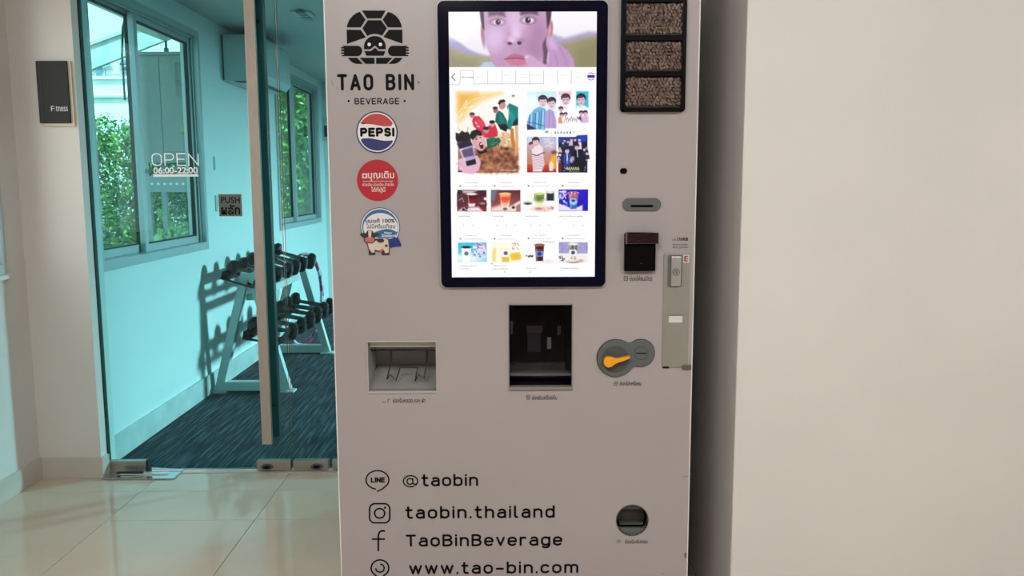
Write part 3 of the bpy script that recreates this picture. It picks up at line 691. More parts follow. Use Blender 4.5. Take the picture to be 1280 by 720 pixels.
    rect(90, 452, 1120, 620, 'ffffff', .5)
    line([(155, 495), (133, 517), (155, 540)], 5, '2c2c34', .7)
    line([(120, 565), (188, 565), (190, 476), (275, 474), (280, 563), (743, 562)], 2.5, '777780', .6, .8)
    for x in (372, 466, 558, 650, 743, 835, 926): line([(x, 474), (x, 562)], 2.8, '85858c', .6, .75)
    for x in (926,): line([(x, 556), (1090, 556)], 2, 'b0b0b8', .6, .6)
    line([(1018, 470), (1018, 556)], 2, 'c0c0c8', .6, .6)
    scrib(196, 274, 519, 6, '50505a', .9, 3, 1)
    for a, b in ((302, 352), (408, 432), (570, 642), (795, 806), (948, 998)): scrib(a, b, 518, 4, '9a9aa2', .55, 2.4, .9)
    for a, b in ((476, 545), (660, 735), (850, 890)):
        scrib(a, b, 506, 5, '9a9aa2', .6, 2.4); scrib(a, b, 530, 5, '9a9aa2', .5, 2.2)
    ell(1057, 513, 27, 27, 'f3e9f0', 0, .6); rect(1033, 505, 1081, 522, '1b12b4', .6); line([(1040, 495), (1057, 489), (1074, 495)], 4, 'c03a4c', .6); line([(1040, 532), (1057, 538), (1074, 532)], 4, 'c03a4c', .6)
    # ---------- large poster with players (6.26 units per pixel)
    T[:] = [6.26, 560, 110]
    grad(80, 45, 548, 662, 'fdfdf8', 'f6e6d4')
    poly([(80, 45), (420, 45), (330, 75), (250, 110), (180, 160), (120, 240), (80, 270)], 'f3c460', 10, .9); poly([(80, 45), (230, 45), (150, 100), (80, 180)], 'eeb04c', 10, .8)
    for p in (((90, 190), (150, 100), (130, 160), (170, 110)), ((110, 170), (200, 140), (150, 180)), ((190, 100), (240, 80), (290, 70)), ((85, 240), (120, 180), (100, 230), (140, 190))): line(list(p), 4, 'fffdf0', .8, .9)
    grad(80, 470, 548, 662, 'b5745a', '5a3028', al=.9)
    poly([(300, 480), (370, 420), (430, 360), (500, 380), (548, 470), (548, 662), (230, 662), (220, 560)], 'd49a6c', 6)
    poly([(390, 380), (470, 370), (520, 420), (460, 470), (400, 440)], 'ead2a6', 8, .8)
    speck(240, 470, 540, 655, ['5c2f28', '7e4636', 'c98e68', '8a5040', '3b1d1c', 'a9614a'], 200, 6, 24, .6, 3)
    speck(390, 350, 500, 470, ['fdf2d0', 'd9b488', 'c08f60'], 40, 5, 14, .6)
    line([(500, 330), (505, 400), (515, 460)], 26, 'c77b3e', 1.5); line([(535, 300), (540, 420), (530, 520)], 22, 'e0a468', 1.5, .9)
    poly([(455, 320), (470, 250), (475, 180), (460, 150), (480, 122), (520, 140), (548, 155), (548, 270), (545, 295), (500, 300), (490, 330)], '0f7d78', 1.2)
    poly([(480, 200), (500, 180), (520, 230), (500, 290)], '1aa79c', 3, .7); line([(470, 150), (480, 200), (470, 250)], 5, 'dff5f0', .8, .7)
    poly([(545, 235), (548, 290), (500, 298), (520, 260)], '241a22', 1.2)
    ell(425, 140, 26, 30, 'c98a90', 20, 1.2); poly([(390, 125), (405, 98), (440, 92), (452, 112), (420, 118), (402, 135)], '2c1a22', 1)
    poly([(370, 265), (375, 210), (395, 178), (430, 200), (460, 255), (465, 300), (440, 320), (400, 300)], '0e6461', 1.2); poly([(395, 200), (425, 215), (440, 270), (410, 280)], '19857c', 3, .7)
    ell(372, 178, 18, 22, 'b0676c', 0, 1.2); ell(370, 160, 19, 11, '2b1a20', 0, 1.2)
    poly([(390, 290), (450, 285), (470, 310), (455, 345), (410, 325)], '1c1218', 1.2)
    poly([(190, 260), (200, 225), (245, 222), (280, 265), (300, 310), (330, 290), (372, 290), (390, 345), (388, 380), (340, 392), (262, 392), (230, 330), (200, 300)], 'd42c46', 1.2)
    ell(250, 280, 30, 40, 'e84a60', -20, 4, .7); line([(215, 270), (225, 282)], 8, 'f7dfe3', .8, .9); line([(228, 300), (245, 306)], 8, 'f7dfe3', .8, .9)
    ell(190, 216, 20, 22, 'c9838a', 0, 1.2); ell(190, 205, 20, 11, '5a3440', 0, 1.2)
    ell(346, 285, 22, 22, 'cf9aa0', 0, 1.2); ell(346, 268, 22, 13, '201318', 0, 1.2); ell(300, 335, 22, 22, 'c98890', 0, 1.2); ell(298, 318, 22, 12, '2a1820', 0, 1.2)
    poly([(300, 400), (350, 388), (400, 395), (415, 420), (370, 460), (310, 480)], '1d5c48', 1.6); speck(320, 395, 400, 450, ['2c7a5c', '123c34', '3c9a76'], 24, 5, 13, .6)
    poly([(215, 450), (290, 470), (310, 500), (250, 520), (225, 490)], '171014', 1.2)
    ell(242, 420, 50, 78, 'dba3a8', -22, 1.4); ell(255, 400, 30, 45, 'ecc0c2', -22, 5, .7)
    poly([(168, 380), (185, 340), (225, 325), (262, 345), (268, 372), (225, 375), (195, 410)], '1f141a', 1.2)
    ell(262, 452, 15, 26, '4a1420', -18, 1.2); ell(262, 440, 11, 6, 'f5e8e8', -18, .8); line([(212, 392), (232, 384)], 5, '35202a', .8); line([(248, 376), (266, 372)], 5, '35202a', .8); ell(224, 402, 8, 4, '2a1820', 0, .8); ell(254, 390, 7, 4, '2a1820', 0, .8)
    poly([(80, 560), (140, 540), (230, 530), (258, 580), (245, 640), (200, 676), (120, 665), (85, 620)], 'e6b4cc', 1.4)
    poly([(68, 440), (75, 415), (180, 405), (205, 470), (222, 590), (205, 605), (150, 612), (120, 560)], 'b9a4cf', 1.2); poly([(85, 450), (110, 445), (140, 590), (125, 570)], 'efe6fa', 2, .8)
    poly([(75, 435), (170, 402), (195, 450), (90, 480)], '2a2132', 1.2); poly([(105, 490), (190, 465), (205, 530), (125, 545)], '4a3c5c', 2, .8); poly([(140, 575), (215, 555), (222, 595), (150, 612)], '231b2a', 1.2)
    poly([(62, 400), (62, 350), (90, 360), (110, 335), (135, 350), (160, 345), (178, 380), (180, 410), (75, 430)], '1d1821', 1.2); speck(66, 350, 175, 405, ['0f0c12', '3a3440', '241d2a'], 30, 5, 10, .9)
    line([(75, 300), (95, 335), (120, 345)], 3, 'b9a04a', .7); line([(158, 310), (150, 350)], 3, '6a5a50', .7); ell(85, 595, 18, 9, 'd79cba', 0, 2, .7); ell(95, 635, 20, 9, 'f4cfe0', 0, 2, .8)
    line([(410, 645), (440, 640), (470, 647), (535, 645)], 4, 'f0ded8', .7, .9); ell(510, 68, 10, 8, '8a8a90', 0, 1, .8); ell(510, 62, 10, 5, '6a6a70', 0, 1, .8)
    # ---------- four small posters (6.26 units, right half)
    T[:] = [6.26, 650, 110]
    def head(x, y, r, skin='e3b6c4', hair='241a2c', rot=0):
        ell(x, y-r*.28, r*.84, r*.78, hair, rot, 1); ell(x, y+r*.22, r*.66, r*.86, skin, rot, 1); ell(x-r*.1, y-r*.55, r*.7, r*.34, hair, rot-8, 1); ell(x-r*.1, y+r*.2, r*.3, r*.4, 'f4d8de', rot, r*.2, .5)
        if r > 16:
            for k in (-1, 1): ell(x+k*r*.28, y+r*.1, r*.12, r*.06, '3a2434', 0, .6)
            line([(x-r*.18, y+r*.7), (x+r*.18, y+r*.7)], r*.1, 'b0506a', .6); line([(x, y+r*.2), (x+r*.05, y+r*.42)], r*.07, 'b98498', .6, .7)
    grad(55, 32, 282, 330, 'c8f0f4', 'ffffff'); ell(90, 110, 50, 60, 'fffffe', 0, 12, .8)
    poly([(52, 280), (70, 220), (110, 170), (150, 150), (195, 165), (205, 230), (195, 330), (60, 320)], '6fb4de', 1.2)
    for k in range(9): line([(75+k*15, 175+(8-k)*5), (70+k*15, 320)], 6, ['1b4f96', 'e8f6ff', '2c78c0'][k % 3], .9, .8)
    line([(60, 270), (120, 280), (190, 300)], 6, '164078', .9, .7); poly([(52, 285), (90, 300), (130, 325), (55, 330)], '3c2a4e', 1.2)
    poly([(195, 190), (230, 165), (262, 185), (282, 260), (282, 318), (190, 318), (192, 240)], 'b9a2d6', 1.2); line([(230, 180), (225, 310)], 5, '8c74b0', 1, .6); line([(255, 190), (262, 310)], 5, '9a82bc', 1, .6)
    head(178, 105, 44, 'e8c4d0', '2c2440', 12); head(245, 118, 42, 'e6c0ce', '241830', -10)
    rect(298, 30, 532, 280, 'fffdfd', .6); rect(298, 30, 400, 60, 'f2b6cc', 3, .8); rect(436, 30, 532, 170, '34bcdc', 2)
    head(355, 92, 44, 'e4b4c2', '3a2230'); poly([(330, 140), (380, 138), (420, 165), (430, 200), (300, 200), (310, 160)], 'fffdfd', 2)
    head(475, 92, 44, 'e2b4c6', '141824'); poly([(440, 142), (500, 140), (532, 160), (532, 200), (430, 200)], 'fdfdfe', 2); line([(340, 150), (360, 165)], 4, 'c08098', .8); line([(460, 148), (480, 160)], 4, 'b090a8', .8)
    poly([(298, 235), (320, 215), (330, 280), (298, 280)], 'e0906a', 2); head(318, 170, 22); head(325, 215, 20); head(355, 210, 17); head(476, 200, 20, hair='241430'); head(508, 200, 22, hair='241430')
    poly([(455, 225), (532, 220), (532, 275), (470, 275)], 'd8b8d8', 2); poly([(448, 240), (470, 220), (480, 260)], '5c2e5e', 2)
    for k in range(7): line([(345+k*15, 265-(k % 2)*8), (355+k*15, 225+(k % 3)*7), (362+k*15, 262)], 3.5, '6d6470', .7, .8)
    line([(330, 272), (350, 268), (380, 276)], 3, '8a8088', .7, .6); line([(435, 262), (445, 278)], 3, '8a8088', .7, .6)
    # heading between
    ell(207, 347, 15, 10, '8a8a98', 0, 1, .9); line([(195, 352), (219, 352)], 3, 'f4f4f8', .7); line([(238, 352), (248, 352)], 3, '80808c', .7)
    glyphs = {'B': [[(0, 0), (0, 10), (6, 7.5), (0, 5)], [(0, 5), (7, 2.5), (0, 0)]]}
    def dl(ch, x, c):
        sc = 13
        for p in G[ch][1]: line([(x+q[0]*sc*1.1, 358-q[1]*sc) for q in p], 3.6, c, .6)
    for ch, x, c in (('B', 270, '1c6ca8'), ('O', 292, '1c4c9c'), ('M', 316, '50607c'), ('U', 340, '50607c'), ('N', 362, '50607c'), ('B', 388, '1c3c8c'), ('I', 420, '50607c')): dl(ch, x, c)
    # lower left small poster
    grad(55, 385, 282, 662, 'b4bce0', 'd06434'); poly([(55, 385), (140, 385), (90, 450), (55, 440)], 'dfe6f6', 6, .8); grad(55, 600, 282, 662, 'd24a2c', '8e1c1c', al=.85)
    ell(230, 440, 50, 40, 'd8d2ec', 0, 10, .7); line([(190, 430), (215, 410), (240, 440), (265, 425)], 4, 'fdfdff', .8); line([(195, 460), (220, 450), (250, 465)], 4, 'fdfdff', .8); line([(185, 405), (230, 398)], 4, 'fdfdff', .8)
    poly([(90, 470), (150, 440), (178, 470), (180, 520), (190, 600), (170, 655), (100, 655), (95, 560)], 'f0dfe8', 1.4)
    for k in range(8): line([(100, 540+k*14), (140, 530+k*14), (182, 544+k*13)], 4, 'a8688c', .8, .75)
    line([(95, 520), (130, 530), (190, 505)], 7, '6c3048', 1); head(92, 450, 28, 'e2aab0', '40202c'); head(122, 420, 34, 'e8bcc4', '2c1624')
    ell(265, 505, 22, 14, '74462c', 0, 2, .9); poly([(225, 580), (250, 535), (282, 520), (282, 640), (230, 620)], 'f3b228', 3, .9); poly([(225, 600), (245, 570), (262, 600), (255, 650), (228, 650)], 'f2e2dc', 1.5); line([(190, 490), (218, 570)], 6, 'c88c90', 1, .8)
    # lower right small poster
    rect(298, 385, 524, 662, '10163c', .6); poly([(298, 392), (430, 386), (445, 372), (524, 368), (524, 420), (298, 430)], '1c3fb4', 1)
    for k, (x, y, r, h_) in enumerate(((345, 412, 13, 'c'), (372, 420, 12, 'a'), (400, 405, 14, 'b'), (428, 405, 13, 'c'), (462, 405, 15, 'c'), (335, 430, 11, 'b'), (310, 470, 11, 'a'), (510, 470, 14, 'b'), (310, 520, 16, 'a'), (500, 480, 14, 'b'), (300, 545, 12, 'a'), (520, 510, 14, 'a'))):
        poly([(x-r*1.3, y+r), (x+r*1.3, y+r), (x+r*1.5, y+r*3.4), (x-r*1.5, y+r*3.4)], ['1a2244', '28305c', 'd8d2e4', '14142c'][k % 4], 1, .9); head(x, y, r, 'e6bccb', '1c1424')
    poly([(455, 425), (475, 425), (480, 480), (450, 480)], 'e8e0ee', 1); poly([(335, 520), (390, 515), (400, 570), (370, 625), (338, 610)], '24459c', 1.2); head(366, 490, 24, 'eac6d4', '181020'); line([(366, 520), (368, 590)], 8, 'f0e6ee', .8)
    poly([(410, 500), (485, 490), (505, 560), (505, 650), (425, 650), (415, 560)], '0b0c1c', 1.2); head(442, 462, 24, 'e8c2ce', '100c18'); line([(444, 492), (448, 540)], 6, 'e8e0ea', .8)
    ell(405, 560, 16, 26, 'd8c8dc', 20, 1.5, .8); poly([(298, 570), (320, 560), (325, 650), (298, 655)], '8c1c34', 1.5, .8); speck(300, 560, 520, 655, ['20264c', '4a2440', 'd2bccc', '0a0c1c', '343c74'], 40, 4, 10, .6)
    for k in range(6): line([(362+k*17, 640), (366+k*17, 620), (374+k*17, 640)], 5, 'e6f07c', .7, .95)
    line([(345, 622), (355, 634)], 4, 'e6f07c', .7); line([(385, 652), (460, 652)], 3, 'cfd2e4', .7, .7)
    # ---------- the drinks grid (5.14 units per pixel)
    T[:] = [5.142, 540, 225]
    for r_, y0 in ((0, 18), (1, 355)):
        for k in range(4):
            x0 = 218+k*218; y = y0-(k > 1)*2
            scrib(x0, x0+75, y, 4, '83838d', .75, 2.4, .95)
            ell(x0-34, y+21, 6, 5, 'c26a8c' if r_ and not k else '7c5c84', 0, .8, .9); scrib(x0-20, x0+80+random.uniform(0, 40), y+23, 5, '8c8c98', .6, 2.6, .85)
    def cupd(x, y0, y1, wt, wb, body, top, lid=None, logo=None):
        poly([(x-wt, y0), (x+wt, y0), (x+wb, y1), (x-wb, y1)], body, 1)
        poly([(x-wt, y0), (x+wt, y0), (x+wt*.92, y0+(y1-y0)*.4), (x-wt*.92, y0+(y1-y0)*.4)], top, 1.4)
        if lid: ell(x, y0, wt*1.05, 8, lid, 0, 1)
        line([(x-wt*.7, y0+8), (x-wb*.75, y1-8)], 5, 'ffffff', 1.4, .55)
        if logo: ell(x, (y0+y1)/2+8, 14, 15, logo, 0, 1.2)
    def pic(x0, y0, x1, y1, c0, c1): grad(x0, y0, x1, y1, c0, c1)
    pic(163, 64, 352, 202, '3a1622', '8a2c3c'); poly([(195, 64), (300, 64), (255, 88), (200, 84)], 'd6c6ce', 3, .9); poly([(163, 90), (230, 95), (235, 160), (163, 170)], '58303a', 2); line([(175, 130), (195, 115), (205, 140)], 4, 'd8c8c8', 1, .8); poly([(163, 202), (200, 178), (300, 172), (330, 202)], 'f0e6ea', 3)
    ell(325, 155, 28, 16, '44241e', 0, 1.5); ell(345, 120, 12, 10, 'f4ecee', 0, 1.5); ell(325, 150, 20, 8, 'a08474', 0, 1.5); cupd(256, 90, 170, 34, 20, '7c1c24', '4a1016', 'f0dfe4'); poly([(232, 150), (280, 150), (274, 172), (238, 172)], 'ece0e6', 1.5); speck(190, 178, 230, 196, ['2c1418', '5a2c28'], 12, 4, 8)
    pic(380, 64, 568, 202, '5c2430', 'b46c62'); poly([(380, 64), (425, 64), (410, 125), (380, 135)], '6c7490', 2); poly([(415, 64), (440, 64), (425, 150), (395, 160)], '8a3a42', 2, .7); poly([(500, 170), (568, 130), (568, 202), (470, 202)], 'ecdcd8', 2); poly([(380, 180), (440, 160), (470, 202), (380, 202)], 'f3d9cf', 4)
    poly([(540, 165), (568, 150), (568, 202), (540, 202)], 'a45c58', 1.5, .8); cupd(470, 88, 188, 35, 23, 'f6e4dc', 'ee5a30', 'f7d9a8'); ell(470, 98, 30, 12, 'f4b070', 0, 1.6); ell(470, 130, 28, 22, 'e2502c', 0, 4, .9); ell(470, 160, 24, 14, 'f7b49a', 0, 4, .8); speck(510, 168, 530, 184, ['3a2026'], 6, 5, 8); ell(470, 184, 14, 7, '6c4c60', 0, 1, .9)
    rect(600, 64, 786, 202, 'fdfcfa', 1); rect(735, 75, 783, 132, '262c38', 1.5); ell(758, 78, 25, 9, 'dff0e2', 0, 1.2); ell(615, 150, 22, 8, '24301e', 0, 2); ell(615, 138, 15, 6, 'dfe6c8', 0, 1.5); ell(705, 185, 68, 20, 'f0d8cc', 0, 2); cupd(688, 88, 172, 33, 22, 'eaf0c4', '7d9430', 'cfdca0'); ell(688, 125, 27, 14, '50641c', 0, 4, .8); speck(715, 170, 775, 198, ['e8b8a8', 'c88470', 'f4dcd0'], 16, 5, 10); ell(686, 184, 22, 8, 'c86c74', 0, 1.5, .8)
    pic(813, 60, 1000, 198, '2b10c8', '1a08b4'); poly([(813, 150), (850, 160), (900, 185), (965, 160), (965, 198), (813, 198)], 'e8e4f8', 2); speck(815, 70, 865, 155, ['e8e0fa', '3a8ad0', 'd06cb0', '28208c', 'a8d8f0'], 34, 4, 11, .85)
    for p in (((818, 75), (860, 72), (840, 90)), ((820, 100), (835, 120), (850, 100), (858, 118))): line(list(p), 5, 'fdfdff', .9)
    cupd(906, 82, 184, 32, 20, '3c6cb0', 'b05a80', 'f2d2e2'); speck(880, 78, 934, 100, ['7c2c4c', 'fae6ee', 'a03c5c'], 16, 4, 9); ell(906, 138, 25, 22, '9cd0ec', 0, 1.5); ell(906, 132, 12, 8, '2c3c90', 0, 1)
    for k, (a, b) in enumerate(((172, 245), (388, 455), (602, 680), (818, 965))): scrib(a, b, 232, 5, '84848e', .75, 3, .95); scrib(a, a+60, 254, 3, 'a4a4ac', .3, 2, .7)
    for x in (205, 262, 420, 477, 533, 637, 692, 750, 910, 966): ell(x, 290, 4, 4, '9a9aa6', 0, .9, .6)
    pic(168, 400, 352, 524, '3cc4e0', '6ad8ea'); ell(250, 500, 80, 30, 'ecf9fb', 0, 6, .9); cupd(222, 430, 524, 30, 24, 'fdfdfd', 'f0f6f8', '2c2c40'); poly([(192, 440), (252, 440), (246, 524), (198, 524)], 'fbfdfe', 1.2); ell(222, 470, 14, 13, '6a7484', 0, 1); poly([(200, 434), (222, 424), (244, 434)], '24242e', 1)
    poly([(265, 420), (300, 402), (340, 410), (352, 440), (345, 500), (290, 510), (270, 450)], 'd2e2f6', 1.5); speck(268, 408, 345, 495, ['7a74b4', 'f0f4fd', 'a4b8e0', '5c5ca0'], 30, 4, 10, .8); line([(310, 415), (340, 410), (348, 440)], 5, 'd45c94', 1, .9); line([(300, 430), (325, 438)], 5, 'd45c94', 1, .7); ell(180, 500, 18, 22, 'f2fbfc', 0, 4, .9)
    rect(380, 400, 570, 530, 'fdfbe8', 1); poly([(390, 440), (412, 430), (412, 520), (385, 520)], 'f2e08c', 2); poly([(500, 470), (565, 460), (570, 510), (510, 515)], 'f3d24c', 2); ell(540, 490, 30, 16, 'f0b93c', 0, 4, .8); cupd(473, 435, 524, 28, 23, 'f2e39c', 'fbf6dc'); poly([(450, 492), (496, 492), (494, 524), (452, 524)], 'e6c050', 1.5); rect(452, 448, 494, 492, 'fbfaf4', 1); ell(474, 468, 13, 12, '5c5c78', 0, 1)
    for p in (((515, 410), (530, 402), (540, 412), (525, 420)), ((548, 405), (558, 420)), ((516, 430), (520, 445), (530, 435)), ((545, 432), (555, 445))): line(list(p), 4, 'b0507c', .8, .8)
    ell(385, 535, 4, 4, '80808c', 0, .8)
    rect(600, 395, 786, 530, 'fefefe', 1); line([(715, 396), (783, 398)], 4, 'c86c74', 1, .7); speck(602, 484, 645, 494, ['24242c'], 8, 4, 7); ell(745, 520, 36, 12, 'f6dce2', 0, 4, .9); cupd(690, 415, 518, 28, 22, '3c1424', '6c2430', '9c4c40'); ell(690, 415, 28, 8, 'a45c4c', 0, 1.2); rect(666, 428, 714, 440, '3a1c28', 1); rect(668, 455, 713, 490, '7c9cdc', 1); ell(690, 472, 14, 13, '28348c', 0, 1)
    pic(813, 398, 998, 470, '9c98cc', 'aaa4d2'); speck(815, 400, 996, 468, ['8884c0', 'bcb8e0'], 50, 3, 8, .6); rect(813, 470, 998, 532, 'f4eef0', 1); speck(815, 488, 850, 515, ['202026', '5c5c64', 'e8e8ea'], 16, 4, 9); ell(905, 522, 40, 10, 'a87c78', 0, 1.2); ell(900, 518, 34, 6, 'f4ecec', 0, 1.2); ell(955, 516, 16, 9, 'e4a48c', 0, 1.5)
    cupd(904, 410, 516, 30, 22, 'e9e6dc', '8c8a80', 'f0eeea'); speck(882, 418, 928, 440, ['4c4a44', 'b0ac9c'], 12, 4, 8); rect(884, 446, 924, 486, 'f6f6fa', 1); ell(904, 464, 13, 12, '50507c', 0, 1); speck(888, 492, 920, 512, ['a49c7c', 'd8d0b4'], 10, 4, 8, .8)
    for a, b, y in ((176, 290, 550), (176, 235, 568), (388, 480, 548), (388, 488, 568), (604, 670, 564), (820, 940, 564)): scrib(a, b, y, 5, '85858f', .7, 3, .95)
    ell(468, 588, 4, 4, '8a8a94', 0, .8, .7); ell(628, 588, 4, 4, '8a8a94', 0, .8, .7)
    lin_ = np.where(C <= .04045, C/12.92, ((C+.055)/1.055)**2.4)
    me = bpy.data.meshes.new('display'); v = np.stack([GX-ORG[vm.name][0], np.full_like(GX, YM-.0126-ORG[vm.name][1]), GZ], -1).reshape(-1, 3)
    idx = np.arange(nx*nz).reshape(nz, nx); f = np.stack([idx[:-1, :-1], idx[1:, :-1], idx[1:, 1:], idx[:-1, 1:]], -1).reshape(-1, 4)
    me.vertices.add(len(v)); me.vertices.foreach_set('co', v.ravel()); me.loops.add(f.size); me.loops.foreach_set('vertex_index', f.ravel().astype(np.int32))
    me.polygons.add(len(f)); me.polygons.foreach_set('loop_start', np.arange(0, f.size, 4, dtype=np.int32)); me.polygons.foreach_set('loop_total', np.full(len(f), 4, dtype=np.int32)); me.update()
    at = me.color_attributes.new('screen_colour', 'FLOAT_COLOR', 'POINT'); at.data.foreach_set('color', np.concatenate([lin_.reshape(-1, 3), np.ones((nx*nz, 1))], 1).ravel().astype(np.float32))
    m = emis('lit_screen', (1, 1, 1), 1.0); n = m.node_tree; c_ = n.nodes.new('ShaderNodeVertexColor'); c_.layer_name = 'screen_colour'; n.links.new(c_.outputs[0], n.nodes['Principled BSDF'].inputs['Emission Color'])
    me.materials.append(m); o = bpy.data.objects.new('display', me); COL.objects.link(o); o.parent = ts; ORG[o.name] = ORG[vm.name]
    o['label'] = 'bright menu picture with a face, posters and a grid of drinks'
G['M'] = (.64, [[(0, 0), (0, 1), (.32, .35), (.64, 1), (.64, 0)]])
make_screen()

# ---- bean windows
BW = [(777, 0), (857, 139.5)]
bx0, bx1 = PY(775.8, 70, YM-.006)[0], PY(857.3, 70, YM-.006)[0]; bz0, bz1 = PY(815, 139.8, YM-.006)[2], PY(815, -3, YM-.006)[2]
bp = MB().prism(rrect(bx0, bx1, bz0, bz1, .009, 6), YM-.005, YM)
bf = obj('bean_display', bp, blackpl_m, vm, bevel=.001, label='black framed display with three windows of roasted coffee beans')
def bean_proto():
    v = []; f = []; n, m_ = 8, 5
    for i in range(1, m_):
        ph = PI*i/m_
        for k in range(n):
            th_ = 2*PI*k/n; x = math.sin(ph)*math.cos(th_); y = math.sin(ph)*math.sin(th_); z = math.cos(ph)
            if y < 0: y *= (.75-.55*math.exp(-(x/.22)**2))     # crease towards the glass
            v.append((x*.72, y*.5, z))
    v += [(0, 0, 1), (0, 0, -1)]; T = len(v)-2
    for i in range(m_-2):
        for k in range(n): f.append((i*n+k, i*n+(k+1) % n, (i+1)*n+(k+1) % n, (i+1)*n+k))
    for k in range(n): f.append((T, (k+1) % n, k)); f.append((T+1, (m_-2)*n+k, (m_-2)*n+(k+1) % n))
    return np.array(v), f
bv, bfc = bean_proto()
for (px0, py0, px1, py1) in ((782, 2.5, 854, 44), (782, 50.5, 853.5, 89), (781.5, 95, 852.5, 134.5)):
    A = PY(px0, py1, YM-.005); B = PY(px1, py0, YM-.005)
    back = obj('bean_window', MB().box(A[0], B[0], YM-.0056, YM-.0050, A[2], B[2]), bean_back, bf)
    mb = MB(); s = .0074; nz = int((B[2]-A[2])/(s*1.15)); nx = int((B[0]-A[0])/(s*1.2))
    for j in range(nz+1):
        for i in range(nx+1):
            x = A[0]+(i+.5*(j % 2))*(B[0]-A[0])/nx+random.gauss(0, .0012); z = A[2]+j*(B[2]-A[2])/nz+random.gauss(0, .0012)
            if not (A[0]+.003 < x < B[0]-.003 and A[2]+.003 < z < B[2]-.003): continue
            a = random.gauss(.3, .6); c_, s_ = math.cos(a), math.sin(a); t = random.gauss(0, .5); sc = s*random.uniform(.68, .86)
            vv = bv*sc; Rr = np.array([[c_, 0, s_], [0, 1, 0], [-s_, 0, c_]]); Rt = np.array([[math.cos(t), math.sin(t), 0], [-math.sin(t), math.cos(t), 0], [0, 0, 1]])
            vv = vv@Rt@Rr+np.array([x, YM-.0088+random.uniform(0, .002), z]); mb.add(vv, bfc)
    obj('coffee_beans', mb, bean_m, back, smooth=True, kind='stuff')
    g = MB().box(A[0], B[0], YM-.0155, YM-.0145, A[2], B[2])
    obj('bean_glass', g, glass_clear, back)
fm = MB()
zz = [bz0]+[PY(815, q, YM-.016)[2] for q in (134.5, 95, 89, 50.5, 44, 2.5)]+[bz1]
xa, xb = PY(782, 70, YM-.016)[0], PY(853.2, 70, YM-.016)[0]
fx0, fx1 = bx0+.001, bx1-.001
fm.box(fx0, xa, YM-.016, YM-.005, bz0+.006, bz1).box(xb, fx1, YM-.016, YM-.005, bz0+.006, bz1)
for k in (0, 2, 4, 6): fm.box(xa, xb, YM-.016, YM-.005, max(zz[k], bz0+.001), zz[k+1])
obj('window_bars', fm, blackpl_m, bf, bevel=.001)

# ---- small fittings on the right
p = PM(779.3, 213.6)
obj('camera_eye', MB().prism(rrect(p[0]-.0095, p[0]+.0095, p[1]-.0075, p[1]+.0075, .007), YM-.003, YM), blackpl_m, vm, label='small black oval eye')
a, b = PM(777.8, 263.6), PM(826.2, 247.3)
cs = obj('card_slot', MB().prism(rrect(a[0], b[0], a[1], b[1], (b[1]-a[1])/2-.0002, 10), YM-.005, YM), grey_m, vm, bevel=.0015, label='grey pill shaped card slot')
a, b = PM(788, 259), PM(816, 256)
obj('slit', MB().box(a[0], b[0], YM-.0056, YM-.0048, a[1], b[1]), blackpl_m, cs)
nb = obj('banknote_acceptor', bx(779.5, 291, 818.6, 338.3, YM-.018, YM), blackpl_m, vm, bevel=.002, label='black banknote acceptor with smoky hood')
a, b = PM(780.5, 304), PM(821, 289.3)
obj('hood', MB().prism(rrect(a[0], b[0], a[1], b[1], .001), YM-.032, YM-.018), maroon_m, nb, bevel=.002)
a, b = PM(779.6, 304), PM(782.6, 290)
obj('hood_side', MB().box(a[0], b[0]-.001, YM-.033, YM-.0325, a[1], b[1]), mat('smoky_rose', (.13, .075, .08), .3), nb)
p = PM(800.5, 329)
obj('emblem', MB().prism([(p[0]-.007, p[1]-.001), (p[0], p[1]+.0025), (p[0]+.007, p[1]-.002), (p[0], p[1]+.001)], YM-.0188, YM-.018), mat('faint_grey', (.06, .06, .06), .4), nb)
# lock strip
a, b = PM(827.2, 458.8), PM(861.6, 317)
ls = obj('lock_strip', MB().box(a[0], b[0]+.002, YM-.0035, YM, a[1], b[1]), strip_m, vm, bevel=.001, label='beige metal strip with the lock handle')
a, b = PM(833.8, 358), PM(852.4, 318.8)
obj('lock_recess', MB().prism(rrect(a[0], b[0], a[1], b[1], .004), YM-.005, YM-.0035), mat('recess_grey', (.13, .125, .11), .4), ls)
a, b = PM(837.8, 357), PM(850.6, 320.2)
lh = obj('lock_handle', MB().prism(rrect(a[0], b[0], a[1], b[1], .002), YM-.012, YM-.004), silver_m, ls, bevel=.0015, label='satin metal swing handle')
p = PM(844, 339.6)
for r_, y_, m_ in ((.0098, .0135, dark_part), (.0082, .0140, silver_m), (.0050, .0148, dark_part), (.0036, .0155, silver_m)):
    c_ = obj('key_cylinder', MB().prism(ellipse(p[0], p[1], r_, r_, 24), YM-y_, YM-.012), m_, ls)
obj('key_slot', MB().box(p[0]-.0008, p[0]+.0008, YM-.0162, YM-.015, p[1]-.003, p[1]+.003), black_m, ls)
obj('label_plate', bx(835.7, 394.2, 852.8, 403, YM-.0042, YM-.0035), mat('pale_plate', (.62, .61, .58), .35), ls)
obj('label_plate_lip', bx(835.7, 393.4, 853.6, 394.4, YM-.0052, YM-.0035), MATS['recess_grey'], ls)
obj('letter_card', bx(853.6, 318.2, 861.6, 328.4, YM-.0042, YM-.0035), mat('letter_card_white', (.55, .48, .47), .4), ls)
text('E', (855.3, 320, 860, 326.8), YM-.0045, mat('deep_red_print', (.20, .01, .02), .4), ls, bold=.02, label='dark red letter E')
obj('lower_catch', bx(852, 455.5, 863.5, 461, YM-.008, YM-.0035), mat('worn_catch', (.10, .095, .08), .6), ls, bevel=.002)
obj('lower_bolt', bx(828, 457.8, 836, 459.8, YM-.005, YM-.0035), blackpl_m, ls)
